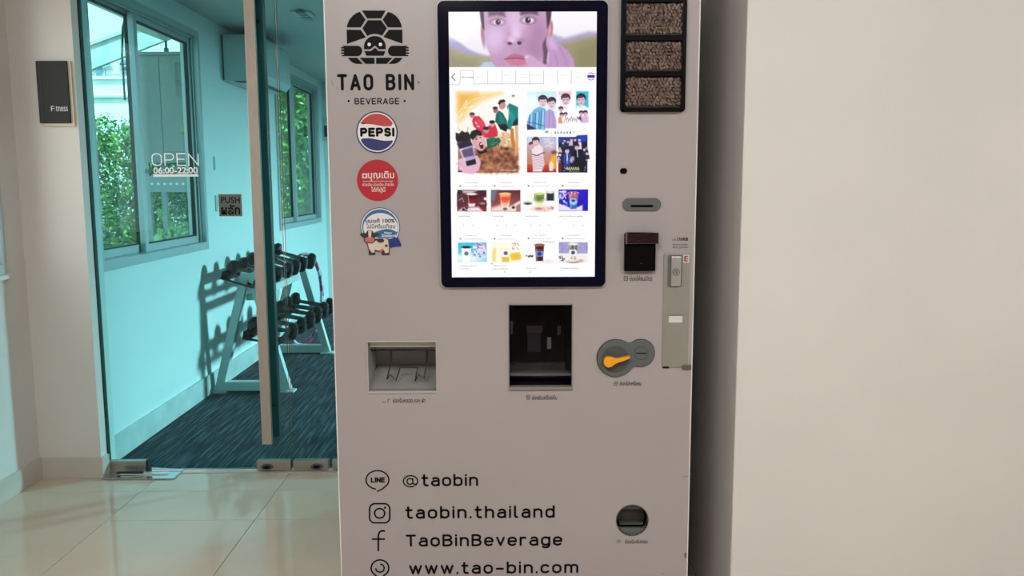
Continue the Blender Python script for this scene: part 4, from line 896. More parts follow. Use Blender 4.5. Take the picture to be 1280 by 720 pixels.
# coin slot with orange lever
def blob(grow=0.0):
    c1, r1 = PM(769.6, 447.4), .0525+grow; c2, r2 = PM(800.8, 441), .0385+grow
    P = []; dx, dz = c2[0]-c1[0], c2[1]-c1[1]; L = math.hypot(dx, dz); b0 = math.atan2(dz, dx)
    for k in range(33):
        a = b0+math.radians(48)+math.radians(264)*k/32; P.append((c1[0]+r1*math.cos(a), c1[1]+r1*math.sin(a)))
    q0 = P[-1]
    Q = []
    for k in range(25):
        a = b0-math.radians(120)+math.radians(240)*k/24; Q.append((c2[0]+r2*math.cos(a), c2[1]+r2*math.sin(a)))
    def mid(u, v, s):  # slight waist
        mx, mz = (u[0]+v[0])/2, (u[1]+v[1])/2; nx, nz = -(math.sin(b0)), math.cos(b0); return (mx+nx*s, mz+nz*s)
    return P+[mid(P[-1], Q[0], .0025)]+Q+[mid(Q[-1], P[0], -.0025)]
cm_ = obj('coin_mechanism', MB().prism(blob(), YM-.007, YM), grey_m, vm, bevel=.002, label='grey coin mechanism with orange lever')
obj('backing_shadow_gap', MB().prism(blob(.0018), YM-.0015, YM), dark_part, cm_)
c1 = PM(768.8, 448.3); c2 = PM(800.6, 440.6)
kn = obj('lever_bowl', MB().prism(ellipse(c1[0], c1[1], .0375, .0385), YM-.0085, YM-.007), grey_d, cm_, bevel=.001)
lv = MB(); P = [PM(x, y) for x, y in ((754.2, 446.3), (757.5, 443.6), (763, 444.4), (770, 446.2), (777, 444.8), (785.5, 443), (786.2, 444.6), (779, 448.4), (772, 450.4), (767, 452.6), (763.3, 455.7), (758.6, 457), (754.6, 454.6), (753, 450.4))]
obj('lever', lv.prism(P, YM-.030, YM-.0085), orange_m, cm_, bevel=.002, label='bright orange turning lever')
obj('coin_dial', MB().prism(ellipse(c2[0], c2[1], .0185, .0185), YM-.009, YM-.007), grey_d, cm_, bevel=.001)
obj('dial_face', MB().prism(ellipse(c2[0], c2[1], .0168, .0168), YM-.0095, YM-.009), grey_m, cm_)
obj('coin_slit', MB().box(c2[0]-.0145, c2[0]+.0145, YM-.010, YM-.0092, c2[1]-.0016, c2[1]+.0012), black_m, cm_)

# ---- printed marks (a fraction of a millimetre proud of the door)
YP = YM-.0006
def pr(name, polys, m, parent=vm, label=None, Y=YP, t=.0004):
    mb = MB()
    for p in polys: mb.prism(p, Y-t, Y)
    return obj(name, mb, m, parent, label=label)
def TT(sx, ox, oy): return lambda pts: [PM(ox+x/sx, oy+y/sx) for x, y in pts]
t4 = TT(5.5375, 400, 0)
logo = pr('turtle_logo', [t4(p) for p in (
    [(290, 73), (455, 73), (425, 128), (326, 128)],
    [(277, 82), (316, 136), (283, 190), (186, 190), (190, 168), (205, 135), (228, 108), (252, 91)],
    [(472, 82), (433, 136), (470, 190), (567, 190), (563, 168), (548, 135), (524, 108), (498, 91)],
    [(331, 140), (422, 140), (464, 196), (430, 248), (412, 240), (395, 236), (378, 234), (362, 236), (344, 241), (328, 250), (294, 197)],
    [(185, 206), (281, 206), (318, 258), (187, 304)],
    [(571, 206), (476, 206), (439, 256), (571, 302)],
    [(305, 341), (304, 320), (309, 297), (322, 275), (342, 258), (367, 250), (393, 250), (418, 258), (438, 275), (451, 297), (456, 320), (455, 341), (408, 341), (381, 315), (349, 341)],
    [(307, 354), (353, 354), (381, 330), (406, 354), (454, 354), (440, 386), (322, 386)],
    [(152, 317), (265, 317), (280, 324), (290, 337), (293, 352), (289, 370), (279, 383), (265, 389), (152, 389), (152, 382), (167, 380), (167, 373), (146, 373), (146, 364), (167, 362), (167, 356), (146, 353), (146, 344), (167, 342), (167, 336), (146, 336), (146, 327), (166, 325)],
    [(612, 317), (500, 317), (484, 324), (474, 337), (470, 352), (474, 370), (485, 383), (500, 389), (612, 389), (612, 382), (594, 380), (594, 373), (616, 373), (616, 364), (594, 362), (594, 356), (616, 353), (616, 344), (594, 342), (594, 336), (614, 336), (614, 327), (596, 325)],
    [(193, 400), (257, 400), (298, 442), (252, 442), (232, 436), (214, 424)],
    [(275, 400), (378, 400), (378, 442), (315, 442)],
    [(389, 400), (502, 400), (462, 442), (389, 442)],
    [(518, 400), (573, 400), (553, 424), (536, 436), (516, 442), (475, 442)])], black_m, label='black turtle emblem printed on the machine')
for cx in (341, 419):
    pr('eye', [t4([(cx+12*math.cos(k*PI/8), 308+12*math.sin(k*PI/8)) for k in range(16)])], white_m, logo, Y=YP-.0005)
word('TAO BIN', (421.8, 113.2, 517.5, 92.6), YP, black_m, vm, wt=.185, gap=.46, label='large black brand lettering under the turtle')
word('BEVERAGE', (443.3, 130.6, 499, 122.6), YP, black_m, vm, wt=.17, gap=.30, label='black word BEVERAGE between two dots')
for x in (435.8, 505.8): pr('dot', [ellipse(*PM(x, 126.3), .003, .003, 12)], black_m)
# round cola sticker
t5 = TT(3.6, 420, 130)
c = PM(471.3, 165.3); R = .0562
st1 = pr('cola_sticker', [ellipse(*c, R, R, 56)], blue_m, label='round red, white and blue cola sticker')
pr('white_ring', [ellipse(*c, R-.0035, R-.0035, 56)], white_m, st1, Y=YP-.0004)
rr = R-.0068; kx = lambda a: (c[0]+rr*math.cos(math.radians(a)), c[1]+rr*math.sin(math.radians(a)))
wave = [(-rr*.97+rr*1.94*k/20) for k in range(21)]
top = [kx(a) for a in np.linspace(28, 152, 30)]+[(c[0]+x, c[1]+.019-.0035*math.sin(x/rr*3.0)+(.006*abs(x)/rr if abs(x) > rr*.8 else 0)) for x in np.linspace(-rr*.87, rr*.87, 21)]
bot = [kx(a) for a in np.linspace(-152, -30, 30)]+[(c[0]+x, c[1]-.0195-.0035*math.sin(x/rr*3.0)) for x in np.linspace(rr*.84, -rr*.86, 21)]
pr('red_field', [top], pred_m, st1, Y=YP-.0008); pr('blue_field', [bot], blue_m, st1, Y=YP-.0008)
word('PEPSI', (450.3, 171, 493, 159.6), YP-.0014, black_m, st1, wt=.27, gap=.36, label='bold black lettering across the middle')
# round red sticker
c = PM(472, 225.5)
st2 = pr('red_sticker', [ellipse(*c, .0562, .0562, 56)], red_m, label='round red sticker with white Thai writing')
text('บุญเติม', (460, 214, 492.5, 226), YP-.0006, white_m, st2, bold=.01, label='white Thai brand word')
pr('square_mark', [[PM(453, 222.8), PM(459, 222.8), PM(459, 216.8), PM(453, 216.8)]], white_m, st2, Y=YP-.0005)
pr('mark_centre', [ellipse(*PM(456, 219.8), .0038, .0038, 12)], red_m, st2, Y=YP-.001)
pr('divider', [[PM(453.5, 226.8), PM(491.5, 226.6), PM(491.5, 226.1), PM(453.5, 226.3)]], white_m, st2, Y=YP-.0005)
text('เติมเงิน-โอนเงิน-จ่ายบิล', (453.2, 227.8, 492, 232.6), YP-.0006, white_m, st2)
text('ได้ที่ตู้นี้', (464, 233.8, 481.5, 241.5), YP-.0006, white_m, st2, bold=.008)
# milk sticker with a cow
c = PM(475.4, 284.2)
st3 = pr('milk_sticker', [ellipse(*c, .0545, .0545, 56)], blue_m, label='round blue and white milk sticker with a cow below')
pr('pale_ring', [ellipse(*c, .0525, .0525, 56)], white_m, st3, Y=YP-.0004)
pr('blue_field', [ellipse(*c, .0495, .0495, 56)], sblue_m, st3, Y=YP-.0008)
pr('white_field', [ellipse(c[0]+.001, c[1]-.0005, .0472, .0400, 48)], white_m, st3, Y=YP-.0012)
tm = TT(10.286, 445, 255)
pr('blue_wave', [tm([(180, 400), (250, 360), (320, 335), (390, 320), (450, 325), (500, 345), (532, 365), (520, 395), (490, 430), (300, 440)])], sblue_m, st3, Y=YP-.0016)
text('นมแท้ 100%', (457, 272.6, 493.5, 278.6), YP-.0022, blue_m, st3, bold=.03)
text('ไม่มีครีมเทียม', (457.6, 279.2, 494, 285.6), YP-.0022, blue_m, st3, bold=.012)
text('New', (480.5, 289.6, 490, 292.4), YP-.0022, white_m, st3, bold=.03)
text('Zealand', (476.6, 293, 494.8, 296), YP-.0022, white_m, st3, bold=.03)
cow = pr('cow_print', [tm([(135, 490), (120, 440), (180, 420), (260, 445), (420, 440), (435, 560), (432, 650), (335, 655), (330, 625), (350, 600), (290, 615), (245, 600), (250, 650), (168, 655), (165, 590)])], cowdark_m, st3, Y=YP-.0022, label='cream and brown cartoon cow with a blue cape')
pr('cape', [tm([(415, 450), (540, 425), (585, 520), (575, 545), (520, 545), (440, 560)])], navy2_m, st3, Y=YP-.0020)
pr('cow_body', [tm([(150, 495), (260, 470), (370, 440), (415, 460), (425, 560), (422, 625), (375, 630), (365, 590), (300, 600), (245, 585), (235, 625), (205, 625), (190, 600), (175, 585)])], cream_m, st3, Y=YP-.0026)
pr('cow_patch', [tm([(265, 465), (350, 445), (368, 470), (350, 495), (290, 495)]), tm([(372, 535), (390, 515), (412, 525), (405, 552), (380, 552)])], cowdark_m, st3, Y=YP-.0030)
pr('cow_head', [tm([(50, 385), (85, 370), (130, 375), (145, 345), (180, 335), (215, 345), (235, 375), (290, 375), (312, 395), (270, 410), (245, 430), (250, 480), (215, 503), (140, 503), (105, 475), (112, 430), (75, 418)])], cowdark_m, st3, Y=YP-.0034)
pr('cow_face', [tm([(160, 345), (180, 340), (205, 350), (195, 430), (165, 430)])], cream_m, st3, Y=YP-.0038)
pr('cow_muzzle', [tm([(118, 440), (150, 425), (210, 425), (245, 445), (235, 480), (200, 494), (150, 494), (120, 475)])], pink_m, st3, Y=YP-.0038)
pr('cow_udder', [tm([(300, 600), (325, 575), (355, 570), (350, 600), (325, 618)])], pink_m, st3, Y=YP-.0038)
# bottom lettering with icons
word('@taobin', (503, 608.2, 597.5, 593.0), YP, black_m, vm, wt=.17, gap=.30, label='first line of black contact lettering, with an at sign')
word('taobin.thailand', (506.5, 648.6, 693.5, 633), YP, black_m, vm, wt=.17, gap=.34, label='second line of black contact lettering')
word('TaoBinBeverage', (507.3, 683.5, 703, 668.3), YP, black_m, vm, wt=.17, gap=.32, label='third line of black contact lettering')
word('www.tao-bin.com', (511.5, 718, 723, 703), YP, black_m, vm, wt=.17, gap=.33, label='bottom line of black lettering, a web address')
tb = TT(4.0, 430, 580)
def ic(name, polys, w, label): 
    mb = MB(); strokes(mb, [tb(p) for p in polys], w, YP); return obj(name, mb, black_m, vm, label=label)
ell_ = lambda cx, cy, rx, ry, a0=0, a1=360, n=36: [(cx+rx*math.cos(math.radians(a0+(a1-a0)*k/n)), cy-ry*math.sin(math.radians(a0+(a1-a0)*k/n))) for k in range(n+1)]
pxw = .0022
ic('speech_bubble_icon', [ell_(167.5, 79, 57, 46, -52, 270-10), [(203, 115), (190, 126), (167, 136)]], .0040, 'speech bubble icon with a word inside')
word('LINE', (463.6, 603.4, 481.3, 596.6), YP, black_m, vm, wt=.25, gap=.3)
def rr_px(x0, x1, y0, y1, r): return [(x, y) for x, y in rrect(x0, x1, y0, y1, r)]+[(x0+r, y0)][:0]
q = rr_px(128, 229, 198, 294, 26); q.append(q[0])
ic('camera_icon', [q, ell_(178.5, 246, 25, 24)], .0046, 'rounded square camera icon')
pr('icon_dot', [ellipse(*tb([(205, 218)])[0], .0032, .0032, 14)], black_m)
ic('letter_f_icon', [[(202, 335), (190, 333), (178, 340), (172, 356), (172, 432)], [(143, 375), (202, 375)]], .0050, 'letter f icon')
ic('map_pin_icon', [[(180, 575)]+ell_(180, 520, 44, 41, 215, -35)+[(180, 575)], ell_(180, 520, 21, 20, 190, 440)], .0046, 'map pin icon')
# small Thai captions
cap = [('ช่องใส่ธนบัตร', (787, 344.4, 815.5, 351.2)), ('ช่องใส่เหรียญ', (774.5, 476, 801.5, 483)), ('ช่องรับเครื่องดื่ม', (665, 493.6, 696.5, 499.8)), ('ช่องรับหลอด และ ฝา', (491, 497, 531.5, 503.4)), ('ช่องรับเงินทอน', (781.3, 673.6, 809.3, 679.5))]
for s, b in cap: text(s, b, YP, black_m, vm, name='caption', bold=.01)
def glyph(polys, w=.0012): 
    mb = MB(); strokes(mb, [[PM(*p) for p in q] for q in polys], w, YP); return obj('caption_icon', mb, black_m, vm)
glyph([[(780, 345.5), (784.6, 345.5), (784.6, 350.4), (780, 350.4), (780, 345.5)], [(780.8, 347), (783.6, 347)], [(780.8, 348.8), (783.6, 348.8)]])
glyph([[(767, 481), (768.5, 477.5), (771.5, 476.8), (772, 479), (770, 482), (767, 481)], [(768, 479.4), (771, 479)]])
glyph([[(658.2, 494.2), (662.2, 494.2), (661.6, 499.4), (658.8, 499.4), (658.2, 494.2)], [(658.6, 496), (662, 496)], [(659, 497.6), (661.6, 497.6)]])
glyph([[(478, 502.6), (482, 502.6)], [(485, 503.4), (485, 499.2), (487, 498.8)]], .0016)
glyph([[(771.3, 676.4), (772.8, 674.8), (775, 675.2), (775.4, 677), (773.6, 678.2), (771.6, 677.6), (771.3, 676.4)], [(777, 676.4), (777.4, 676.4)]])
text('176908', (846.3, 296.8, 860, 301.2), YP, black_m, vm, name='serial_number', bold=.02)
text('เครื่อง', (840.5, 298, 845, 301), YP, black_m, vm, name='caption')
text('ติดต่อสอบถามปัญหา', (840.5, 304, 860.3, 307), YP, black_m, vm, name='caption')
text('ได้ที่ ตู้นี้ครับ', (840.5, 307.6, 860.3, 311), YP, black_m, vm, name='caption')
# scuffs and dents
sm = mat('scuff_grey', (.12, .10, .095), .6)
for q in ([(853, 596), (862, 595)], [(420.5, 108), (423, 112)], [(414.5, 101), (416.2, 107)], [(433.4, 115.5), (434.8, 113.6)]):
    mb = MB(); strokes(mb, [[PM(*p) for p in q]], .0011, YP); obj('scuff', mb, sm, vm)
pr('scuff', [ellipse(*PM(523.3, 103), .0035, .0025, 10)], sm); pr('scuff', [ellipse(*PM(856.5, 694), .003, .009, 10)], sm); pr('scuff', [ellipse(*PM(828, 717.5), .002, .0015, 8)], sm)

# ================================================================== THE GYM
# wall mounted air conditioner
ay0, ay1 = 5.86, 6.64
ac = empty('air_conditioner', (XG, (ay0+ay1)/2, 2.05), 'long white air conditioner hung high on the gym wall between the windows', 'air conditioner')
def ac_prof(y0, y1, pts, name, m, lab=None):
    v = [(x, y0, z) for x, z in pts]+[(x, y1, z) for x, z in pts]; n = len(pts)
    return obj(name, MB().add(v, [tuple(range(n))[::-1], tuple(range(n, 2*n))]+[(i, (i+1) % n, (i+1) % n+n, i+n) for i in range(n)]), m, ac, bevel=.004, label=lab)
ac_body = mat('ac_white', (.60, .62, .61), .4)
XA = XG+.27
ac_prof(ay0, ay1, [(XG, 2.365), (XA-.01, 2.365), (XA, 2.345), (XA, 2.105), (XA-.035, 2.06), (XG, 2.055)], 'body', ac_body)
ac_prof(ay0+.02, ay1-.02, [(XA-.20, 2.052), (XA-.05, 2.052), (XA-.05, 2.058), (XA-.20, 2.058)], 'air_outlet', dark_part)
obj('louvre', MB().bar((XA-.13, ay0+.04, 2.045), (XA-.13, ay1-.04, 2.045), .11, .006, side=(0, 0, 1)), ac_body, ac)
obj('front_seam', MB().box(XA-.001, XA+.001, ay0+.01, ay1-.01, 2.135, 2.139), alu_m, ac)
obj('end_seam', MB().box(XG+.004, XG+.012, ay0-.003, ay0+.002, 2.06, 2.36), dark_part, ac)
obj('energy_label', MB().box(XA, XA+.001, ay1-.10, ay1-.04, 2.13, 2.24), mat('pale_yellow_label', (.66, .60, .38), .5), ac)

# light switch, small marks, thermostat
p = PX(271, 254, XG)
lsw = empty('light_switch', (XG, p[1], p[2]), 'small white switch plate on the gym wall behind the push sign', 'light switch')
obj('plate', MB().box(XG, XG+.008, p[1]-.035, p[1]+.035, p[2]-.055, p[2]+.055), gymwhite, lsw, bevel=.003)
obj('rocker', MB().box(XG+.008, XG+.012, p[1]-.012, p[1]+.012, p[2]-.02, p[2]+.02), gymwhite, lsw, bevel=.002)
p = PX(267.5, 204, XG)
tag(obj('wall_bracket', MB().box(XG, XG+.006, p[1]-.012, p[1]+.012, p[2]-.045, p[2]+.045), mat('faded_plate', (.42, .48, .50), .5), bevel=.002, loc=(XG, p[1], p[2])), 'tiny narrow plate on the gym wall above the switch', 'plate')
a = PY(402.3, 176, 9.0); b = PY(414, 150, 9.0)
tst = empty('wall_controller', (a[0], 9.02, a[2]), 'white control box on the far gym wall beside the machine edge', 'control box')
obj('box', MB().box(a[0], b[0]+.02, 8.97, 9.02, a[2], b[2]), gymwhite, tst, bevel=.005)
obj('dark_display', MB().box(a[0]+.035, b[0]+.01, 8.966, 8.97, a[2]+.04, b[2]-.06), dark_part, tst)
obj('hook', MB().cyl((a[0]+.07, 8.99, b[2]), (a[0]+.07, 8.99, b[2]+.03), .012, 10), dark_part, tst)
# ceiling air vent
c = [PZ(x, y, 2.42) for x, y in ((361, 13.5), (383, 13.0), (394, 19.5), (371, 20))]
vx0, vx1, vy0, vy1 = min(q[0] for q in c), max(q[0] for q in c), min(q[1] for q in c), max(q[1] for q in c)
vx0, vx1 = c[3][0], c[2][0]; vy0, vy1 = c[2][1], c[1][1]
cv = empty('ceiling_vent', ((vx0+vx1)/2, (vy0+vy1)/2, 2.42), 'small square vent in the gym ceiling', 'ceiling vent')
obj('frame', MB().box(vx0, vx1, vy0, vy1, 2.408, 2.42), gymwhite, cv, bevel=.004)
obj('grille', MB().box(vx0+.04, vx1-.03, vy0+.05, vy1-.05, 2.405, 2.409), MATS['recess_grey'], cv)
for k in range(4): obj('slat', MB().box(vx0+.04, vx1-.03, vy0+.07+k*(vy1-vy0-.14)/4, vy0+.085+k*(vy1-vy0-.14)/4, 2.400, 2.405), gymwhite, cv)

# dumbbell rack
RY0, RY1 = 5.36, 6.60
rk = empty('dumbbell_rack', (-1.68, (RY0+RY1)/2, 0), 'white A-frame rack with two black shelves of dumbbells by the gym wall', 'dumbbell rack')
def fy(x, y, Y): q = PY(x, y, Y); return (q[0], q[2])
fl_, fr_ = (-1.878, .05), (-1.435, .05); apx = (-1.655, .785)
for Y in (RY0, RY1):
    obj('base_beam', MB().box(fl_[0]+.02, fr_[0]-.03, Y-.03, Y+.03, .012, .072), rack_m, rk, bevel=.004)
    for f_ in (fl_, fr_):
        s = 1 if f_ is fl_ else -1
        obj('leg', MB().bar((f_[0], Y, .012), (apx[0]-s*.018, Y, apx[1]), .055, .058), rack_m, rk, bevel=.004)
        obj('foot_plate', MB().box(f_[0]-.05, f_[0]+.05, Y-.045, Y+.045, 0, .010), rack_m, rk)
obj('cross_tube', MB().box(-1.69, -1.63, RY0+.03, RY1-.03, .60, .65), rack_m, rk, bevel=.004)
def shelf(xa, za, xb, zb, name):
    """tilted tray: two long angle rails, cross strips and saddles"""
    n = np.array([xb-xa, 0, zb-za]); n /= np.linalg.norm(n); up = np.array([-n[2], 0, n[0]])
    A = np.array([xa, 0, za]); B = np.array([xb, 0, zb]); y0, y1 = RY0-.06, RY1+.06
    mb = MB()
    for q, s in ((A, 1), (B, -1)):
        for (o1, w_, h_) in ((q+n*s*.02, .045, .006), (q+up*.022, .006, .05)):
            mb.bar(o1+np.array([0, y0, 0]), o1+np.array([0, y1, 0]), w_ if True else 0, h_, side=tuple(up))
    for y in (y0+.003, y1-.003, (y0+y1)/2): mb.bar(A+np.array([0, y, 0]), B+np.array([0, y, 0]), .030, .006, side=(0, 1, 0)) if False else mb.bar(A+np.array([0, y, 0]), B+np.array([0, y, 0]), .006, .04, side=(0, 1, 0))
    sh = obj('shelf', mb, mat(name, (.02, .021, .022), .35), rk, label='black tilted shelf')
    for y in np.arange(y0+.03, y1-.05, .222):
        for q, s in ((A, 1), (B, -1)):
            c0 = q+n*s*.03+up*.010+np.array([0, y+.05, 0]); obj('saddle', MB().bar(c0-n*.014, c0+n*.014, .012, .10, side=(0, 1, 0)), rubber_m, sh)
    return A, B, n, up
T1 = shelf(*fy(280, 346.5, RY0), *fy(319, 358, RY0), 'shelf_black_upper')
T2 = shelf(*fy(307, 421, RY0), *fy(352.5, 428, RY0), 'shelf_black_lower')
def dumbbell(scale=1.0):
    t = empty('dumbbell', (0, 0, 0))
    L = .092*scale; r = .054*scale
    for s in (-1, 1):
        xs = [s*L, s*(L+.004), s*(L+.016), s*(L+.032), s*(L+.052), s*(L+.058)]; rs = [r*.45, r*.93, r, r, r*.80, r*.45]
        h = MB().tube([(x, 0, 0) for x in xs], rs, 22)
        hd = obj('weight_head', h, rubber_m, t, smooth=True)
        obj('end_cap', MB().tube([(s*(L+.056), 0, 0), (s*(L+.0605), 0, 0)], [r*.42, r*.40], 16), dark_part, hd, smooth=True)
        obj('collar', MB().tube([(s*(L-.012), 0, 0), (s*L, 0, 0)], r*.36, 14), chrome_m, hd, smooth=True)
    obj('handle', MB().tube([(-L, 0, 0), (-L*.4, 0, 0), (0, 0, 0), (L*.4, 0, 0), (L, 0, 0)], [.0125, .0145, .016, .0145, .0125], 12), chrome_m, t, smooth=True)
    return t
SCL = (.98, 1.10, 1.22); protos = [dumbbell(q) for q in SCL]
used = set()
ordw = ['nearest', 'second nearest', 'third nearest', 'fourth nearest', 'fifth nearest', 'farthest']
for (A, B, n, up), tier, szs in ((T1, 'upper', (0, 0, 1, 1, 1, 2)), (T2, 'lower', (1, 1, 2, 2, 2, 2))):
    for k in range(6):
        pr_ = protos[szs[k]]; sc = SCL[szs[k]]
        loc = (A+B)/2+n*.045+up*(.054*sc+.018)+np.array([0, RY0+.02+k*.222, 0])
        rot = (0, math.atan2(-n[2], n[0]), random.gauss(0, .03))
        if szs[k] not in used: o = pr_; used.add(szs[k]); o.location = loc; o.rotation_euler = rot
        else: o = copy_thing(pr_, loc, rot)
        tag(o, f'black rubber dumbbell, {ordw[k]} on the {tier} shelf of the rack', 'dumbbell', 'dumbbells on the two rack shelves')
# patterned hula hoop leaning on the far end of the rack
hoop_m = bpy.data.materials.new('hoop_stripes'); hoop_m.use_nodes = True
n_ = hoop_m.node_tree; b_ = n_.nodes['Principled BSDF']; b_.inputs['Roughness'].default_value = .35
tc = n_.nodes.new('ShaderNodeTexCoord'); nz_ = n_.nodes.new('ShaderNodeTexVoronoi'); nz_.inputs['Scale'].default_value = 26; n_.links.new(tc.outputs['Object'], nz_.inputs[0])
rp = n_.nodes.new('ShaderNodeValToRGB'); rp.color_ramp.interpolation = 'CONSTANT'; e = rp.color_ramp.elements; e[0].color = (.30, .04, .14, 1); e[1].position = .45; e[1].color = (.55, .50, .52, 1); k_ = e.new(.75); k_.color = (.03, .02, .05, 1)
n_.links.new(nz_.outputs['Color'], rp.inputs[0]); n_.links.new(rp.outputs[0], b_.inputs['Base Color'])
hc = np.array(PY(372, 384, 6.78)); hr = .375; pts = []
for k in range(64):
    a = 2*PI*k/64; pts.append((hc[0]+.02+.36*hr*math.cos(a)*1.0, 6.90+.93*hr*math.cos(a)*0.25+.10*math.sin(a), .395+hr*math.sin(a)*.985))
ho = obj('hula_hoop', MB().tube(pts, .017, 10, closed=True), hoop_m, smooth=True, loc=(hc[0], 6.80, 0))
tag(ho, 'pink, white and black patterned hula hoop at the far end of the dumbbell rack', 'hula hoop')

# ================================================================== OUTSIDE THE WINDOWS
leaf_mats = {}
def leaf_mat(name, c0, c1, tr=.35):
    m = bpy.data.materials.new(name); m.use_nodes = True; n = m.node_tree; b = n.nodes['Principled BSDF']; b.inputs['Roughness'].default_value = .45
    a = n.nodes.new('ShaderNodeAttribute'); a.attribute_name = 'shade'; r = n.nodes.new('ShaderNodeValToRGB'); e = r.color_ramp.elements
    e[0].color = (*c0, 1); e[1].color = (*c1, 1); n.links.new(a.outputs['Fac'], r.inputs[0]); n.links.new(r.outputs[0], b.inputs['Base Color'])
    t = n.nodes.new('ShaderNodeBsdfTranslucent'); n.links.new(r.outputs[0], t.inputs[0]); mx = n.nodes.new('ShaderNodeMixShader'); mx.inputs[0].default_value = tr
    out = [x for x in n.nodes if x.type == 'OUTPUT_MATERIAL'][0]; n.links.new(b.outputs[0], mx.inputs[1]); n.links.new(t.outputs[0], mx.inputs[2]); n.links.new(mx.outputs[0], out.inputs[0])
    return m
def leaves(name, P, size, m, parent, bias=(0, -.5, .5)):
    N = len(P); d = rng.normal(size=(N, 3)); d /= np.linalg.norm(d, axis=1)[:, None]; nn = rng.normal(size=(N, 3))+np.array(bias)*1.6
    nn -= d*np.sum(nn*d, 1)[:, None]; nn /= np.linalg.norm(nn, axis=1)[:, None]; s = np.cross(d, nn)
    L = size*rng.uniform(.6, 1.3, N)[:, None]; Wd = L*.27
    P = P-np.array(ORG[parent.name])
    v = np.stack([P-d*L*.5, P+s*Wd+nn*L*.08, P+d*L*.5, P-s*Wd+nn*L*.08], 1).reshape(-1, 3)
    f = np.arange(4*N).reshape(N, 4)
    tri = np.concatenate([f[:, [0, 1, 2]], f[:, [0, 2, 3]]], 0)
    me = bpy.data.meshes.new(name); me.vertices.add(len(v)); me.vertices.foreach_set('co', v.ravel()); me.loops.add(tri.size); me.loops.foreach_set('vertex_index', tri.ravel().astype(np.int32))
    me.polygons.add(len(tri)); me.polygons.foreach_set('loop_start', np.arange(0, tri.size, 3, dtype=np.int32)); me.polygons.foreach_set('loop_total', np.full(len(tri), 3, dtype=np.int32)); me.update()
    at = me.attributes.new('shade', 'FLOAT', 'POINT'); at.data.foreach_set('value', np.repeat(rng.uniform(0, 1, N), 4).astype(np.float32))
    me.materials.append(m); o = bpy.data.objects.new(name, me); COL.objects.link(o); o.parent = parent; o['kind'] = 'stuff'
    return o
hedge_l = leaf_mat('hedge_leaf', (.018, .075, .010), (.18, .36, .045)); tree_l = leaf_mat('tree_leaf', (.025, .10, .012), (.26, .44, .06)); pale_l = leaf_mat('pale_leaf', (.06, .19, .03), (.45, .66, .28), .3)
bark = mat('grey_bark', (.16, .12, .09), .8, noise=.3, nscale=14, bump=.4)
obj('ground', MB().box(-40, XG-.14, -12, 60, -.25, -.12), mat('dry_soil', (.30, .26, .19), .9, noise=.35, nscale=3), kind='structure')
def clumps(n, cx, cy, cz, per, r):
    c = np.stack([rng.uniform(*cx, n), rng.uniform(*cy, n), rng.uniform(*cz, n)], 1)
    return (c[:, None, :]+rng.normal(size=(n, per, 3))*r).reshape(-1, 3)
# clipped hedge
hd = empty('hedge', (-3.9, 8.75, -.12), 'bright green leafy hedge outside the near window', 'hedge')
P = np.concatenate([clumps(620, (-5.4, -2.75), (8.50, 8.85), (-.1, 1.98), 52, .07), clumps(420, (-5.4, -2.8), (8.85, 9.25), (-.1, 1.9), 40, .10)]); P = P[P[:, 2] < 2.02+.05*np.sin(P[:, 0]*9)]
leaves('foliage', P, .050, hedge_l, hd)
for k in range(9):
    x = -5.2+k*.28; pts = [(x, 8.8, -.12)]
    for j in range(6): pts.append((pts[-1][0]+random.gauss(.03, .07), 8.62+random.gauss(0, .08), -.1+.33*(j+1)))
    obj('stem', MB().tube(pts, [.028, .026, .022, .018, .014, .010, .006], 7), bark, hd, smooth=True)
# low pale shrubs right outside the window
for (x, y, z, s, lab, mm, nn_) in ((PX(160, 306, -2.35)[0], 5.0, .95, .13, 'low green shrub just beyond the sill of the near window', hedge_l, 16), (-2.40, 6.35, 1.0, .14, 'pale shrub with large sunlit leaves under the outdoor cabinet', pale_l, 22)):
    sh = empty('shrub', (x, y, -.12), lab, 'shrub')
    P = clumps(nn_, (x-s*1.6, x+s*1.2), (y-s, y+s), (z-.30, z), 26, .055); leaves('foliage', P, .075, mm, sh, (0, -.4, 1.0))
    for k in range(4): obj('stem', MB().tube([(x+.02*k, y, -.12), (x+.03*k, y, .4), (x-.08+.06*k, y+.02, z-.1)], [.012, .010, .006], 6), bark, sh, smooth=True)
# trees seen through the far window
for (x, y, r, h_, lab, nn_) in ((-3.65, 12.6, .72, 3.8, 'tall leafy tree outside the far window, seen in its left pane', 330), (-2.52, 10.7, .40, 3.3, 'leafy tree close outside the far window, seen in its right pane', 230)):
    tr = empty('tree', (x, y, -.12), lab, 'tree')
    P = clumps(nn_, (x-r, x+r), (y-r, y+r), (.35, h_), 40, .10); leaves('foliage', P, .085, tree_l, tr)
    obj('trunk', MB().tube([(x, y, -.12), (x+.05, y, .9), (x-.04, y, 1.9), (x+.03, y, h_-.3)], [.07, .06, .045, .02], 10), bark, tr, smooth=True)
    for k in range(7):
        z = .7+k*.35; a = random.uniform(0, 6.28); obj('branch', MB().tube([(x, y, z), (x+.35*r*math.cos(a), y+.35*r*math.sin(a), z+.2), (x+.85*r*math.cos(a), y+.85*r*math.sin(a), z+.3)], [.022, .016, .007], 6), bark, tr, smooth=True)
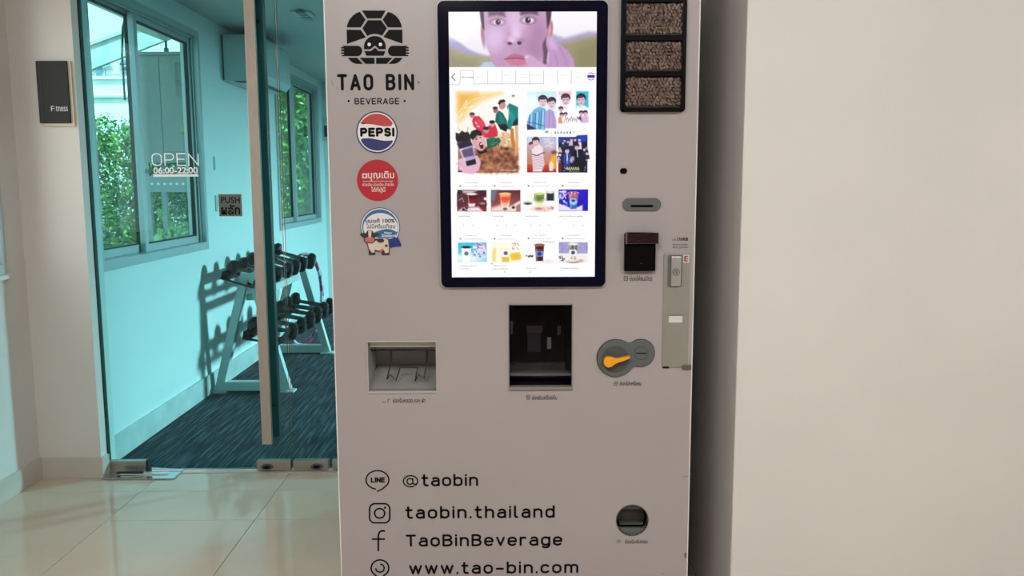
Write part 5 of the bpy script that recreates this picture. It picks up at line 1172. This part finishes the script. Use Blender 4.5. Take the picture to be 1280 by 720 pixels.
# outdoor cabinet on its stand
Yc = 6.9
def cx(x, y): q = PY(x, y, Yc); return q[0], q[2]
c0 = cx(178, 204); c1 = cx(243, 67)
oc = empty('outdoor_cabinet', ((c0[0]+c1[0])/2, Yc+.2, -.12), 'tall white outdoor cabinet, darkened to grey for shade, on a stand beyond the near window', 'outdoor cabinet')
cabm = mat('shaded_cabinet_paint', (.20, .205, .19), .4, noise=.04)  # white paint darkened for the shade the cabinet stands in
obj('body', MB().box(c0[0], c1[0], Yc, Yc+.38, c0[1], c1[1]), cabm, oc, bevel=.006)
obj('roof_lip', MB().box(c0[0]-.02, c1[0]+.02, Yc-.02, Yc+.40, c1[1]-.012, c1[1]+.014), cabm, oc, bevel=.003)
s_ = cx(199.5, 100)[0]
obj('door_seam', MB().box(s_-.003, s_+.003, Yc-.003, Yc, c0[1]+.01, c1[1]-.02), dark_part, oc)
a = cx(205.5, 190); b = cx(234, 77)
obj('raised_panel', MB().box(a[0], b[0], Yc-.012, Yc, a[1], b[1]), cabm, oc, bevel=.004)
lb_ = cx(221, 122); lt_ = cx(228.5, 78)
lab_ = obj('instruction_label', MB().box(lb_[0], lt_[0], Yc-.0135, Yc-.012, lb_[1], lt_[1]), mat('label_grey', (.15, .155, .14), .5), oc)
for k in range(22):
    z = lt_[1]-.012-k*(lt_[1]-lb_[1]-.02)/22; obj('print_line', MB().box(lb_[0]+.004, lb_[0]+(.018 if k not in (0, 14) else .045)*random.uniform(.8, 1.6), Yc-.0142, Yc-.0135, z-.002, z+(.002 if k != 14 else .006)), dark_part, lab_)
wt = cx(229, 161)
wm = obj('warning_triangle', MB().prism([(wt[0]-.024, wt[1]-.02), (wt[0]+.024, wt[1]-.02), (wt[0], wt[1]+.024)], Yc-.0145, Yc-.012), mat('warning_yellow', (.40, .32, .02), .4), oc)
obj('bolt_mark', MB().prism([(wt[0]-.003, wt[1]-.012), (wt[0]+.005, wt[1]+.001), (wt[0]+.001, wt[1]+.001), (wt[0]+.004, wt[1]+.013), (wt[0]-.005, wt[1]-.001), (wt[0], wt[1]-.001)], Yc-.0152, Yc-.0145), black_m, wm)
obj('maker_plate', MB().box(wt[0]-.022, wt[0]+.024, Yc-.0145, Yc-.012, wt[1]-.045, wt[1]-.032), dark_part, oc)
tr0 = cx(187, 240); tr1 = cx(246, 222)
tray = obj('perforated_tray', MB().box(tr0[0], tr1[0], Yc-.06, Yc+.42, tr0[1], tr1[1]+.01), mat('galvanised', (.20, .22, .22), .4, .4), oc)
for k in range(7): obj('hole_light', MB().prism(ellipse(tr0[0]+.05+k*.05, tr1[1]-.05, .012, .010, 10), Yc-.0615, Yc-.06), white_m, tray)  # white discs paint the light showing through the perforations
obj('stand_beam', MB().box(c0[0], c1[0], Yc-.02, Yc+.38, tr1[1]+.035, tr1[1]+.065), mat('dark_steel_beam', (.05, .055, .06), .4, .4), oc)
for x in (c0[0]+.03, c1[0]-.03):
    for y in (Yc+.02, Yc+.34): obj('stand_leg', MB().box(x-.02, x+.02, y-.02, y+.02, -.12, c0[1]), MATS['galvanised'], oc)
q0 = PY(208, 66.5, Yc+.15); q1 = PY(208, 52, Yc+.15)
obj('conduit', MB().cyl((q0[0], Yc+.15, q0[2]-.02), (q0[0], Yc+.15, q1[2]+.35), .010, 10), dark_part, oc); obj('gland', MB().cyl((q0[0], Yc+.15, q0[2]-.02), (q0[0], Yc+.15, q0[2]+.04), .020, 10), dark_part, oc)
# boundary wall, far building, canopy, eave, pipe and cable
bw = empty('boundary_wall', (-5.5, 9.9, -.12), 'sunlit white boundary wall behind the hedge', 'wall')
zt = PY(140, 99, 9.8)[2]; zl = PY(140, 121, 9.8)[2]
obj('panel', MB().box(-8.5, -2.95, 9.8, 9.95, -.12, zt), mat('sunlit_white_render', (.86, .86, .84), .7, noise=.03), bw); obj('ledge', MB().box(-8.5, -2.95, 9.77, 9.8, zl-.012, zl+.012), alu_m, bw); obj('coping', MB().box(-8.52, -2.93, 9.77, 9.98, zt, zt+.03), MATS['sunlit_white_render'], bw)
bl = empty('apartment_building', (-12.5, 26, -.12), 'distant pale building with bluish windows above the boundary wall', 'building')
zt = PY(140, 72, 26)[2]; xs0 = PY(108, 80, 26)[0]; xs1 = PY(176, 80, 26)[0]
obj('facade', MB().box(xs0-4, xs1+1.2, 26, 32, -.12, zt), mat('pale_facade', (.80, .82, .84), .7), bl)
gl_b = mat('bluish_glazing', (.10, .22, .30), .1)
for (wx0, wx1, wy0, wy1) in ((121, 128, 79, 93), (152, 157, 75, 80), (153, 158.5, 81, 86), (156, 163, 88, 92), (134, 138, 78, 84), (112, 115, 83, 90)):
    a = PY(wx0, wy1, 25.95); b = PY(wx1, wy0, 25.95); w_ = obj('window', MB().box(a[0]-.06, b[0]+.06, 25.93, 26, a[2]-.06, b[2]+.06), alu_m, bl); obj('pane', MB().box(a[0], b[0], 25.9, 25.93, a[2], b[2]), gl_b, w_)
a = PY(108, 83.5, 25.9); b = PY(170, 82, 25.9); obj('balcony_rail', MB().box(a[0], b[0], 25.85, 25.9, a[2], b[2]), alu_m, bl)
Yk = 7.7; cn = empty('canopy', (-4, Yk, 2.6), 'sloping white canopy edge outside, crossing the top of the near window', 'canopy')
k0, k1, k2, k3 = (PY(x, y, Yk) for x, y in ((96, 60.5), (250, 5), (250, 33), (96, 93)))
sl = (k1[2]-k0[2])/(k1[0]-k0[0])
obj('fascia', MB().prism([(k0[0], k3[2]), (k2[0], k2[2]), (k1[0], k1[2]), (k0[0], k0[2])], Yk, Yk+.05), mat('canopy_white', (.40, .43, .42), .6), cn)
obj('edge_trim', MB().prism([(k0[0], k0[2]-.02), (k1[0], k1[2]-.02), (k1[0], k1[2]+.01), (k0[0], k0[2]+.01)], Yk-.02, Yk), alu_m, cn)
e = PZ(140, 17, 2.62)
obj('eave', MB().box(e[0], XG-.14, 2.5, 9.2, 2.62, 2.74), mat('eave_render', (.62, .64, .62), .7), kind='structure')
a = PY(176, 30, 6.2); b = PY(209, 45, 6.2)
tag(obj('awning_roll', MB().tube([(a[0], 6.25, a[2]+.03), (b[0]-.04, 6.2, b[2]+.05), (b[0]+.06, 6.2, b[2]+.16)], [.08, .085, .06], 16), mat('awning_cloth', (.38, .41, .40), .7, noise=.15, nscale=12), smooth=True, loc=(a[0], 6.2, a[2])), 'rolled pale awning cloth above the outdoor cabinet', 'awning')
cab_ = [(XG-.20, PX(170, 8, XG-.2)[1], 2.62)]+[PX(x, y, XG-.20) for x, y in ((166, 12), (160, 17), (156, 24), (153.5, 34), (153, 50), (152.5, 70), (154, 92), (156, 125))]
tag(obj('hanging_cable', MB().tube(cab_, .006, 8), rubber_m, smooth=True, loc=cab_[-1]), 'thin black cable hanging outside the near window', 'cable')
#@@END
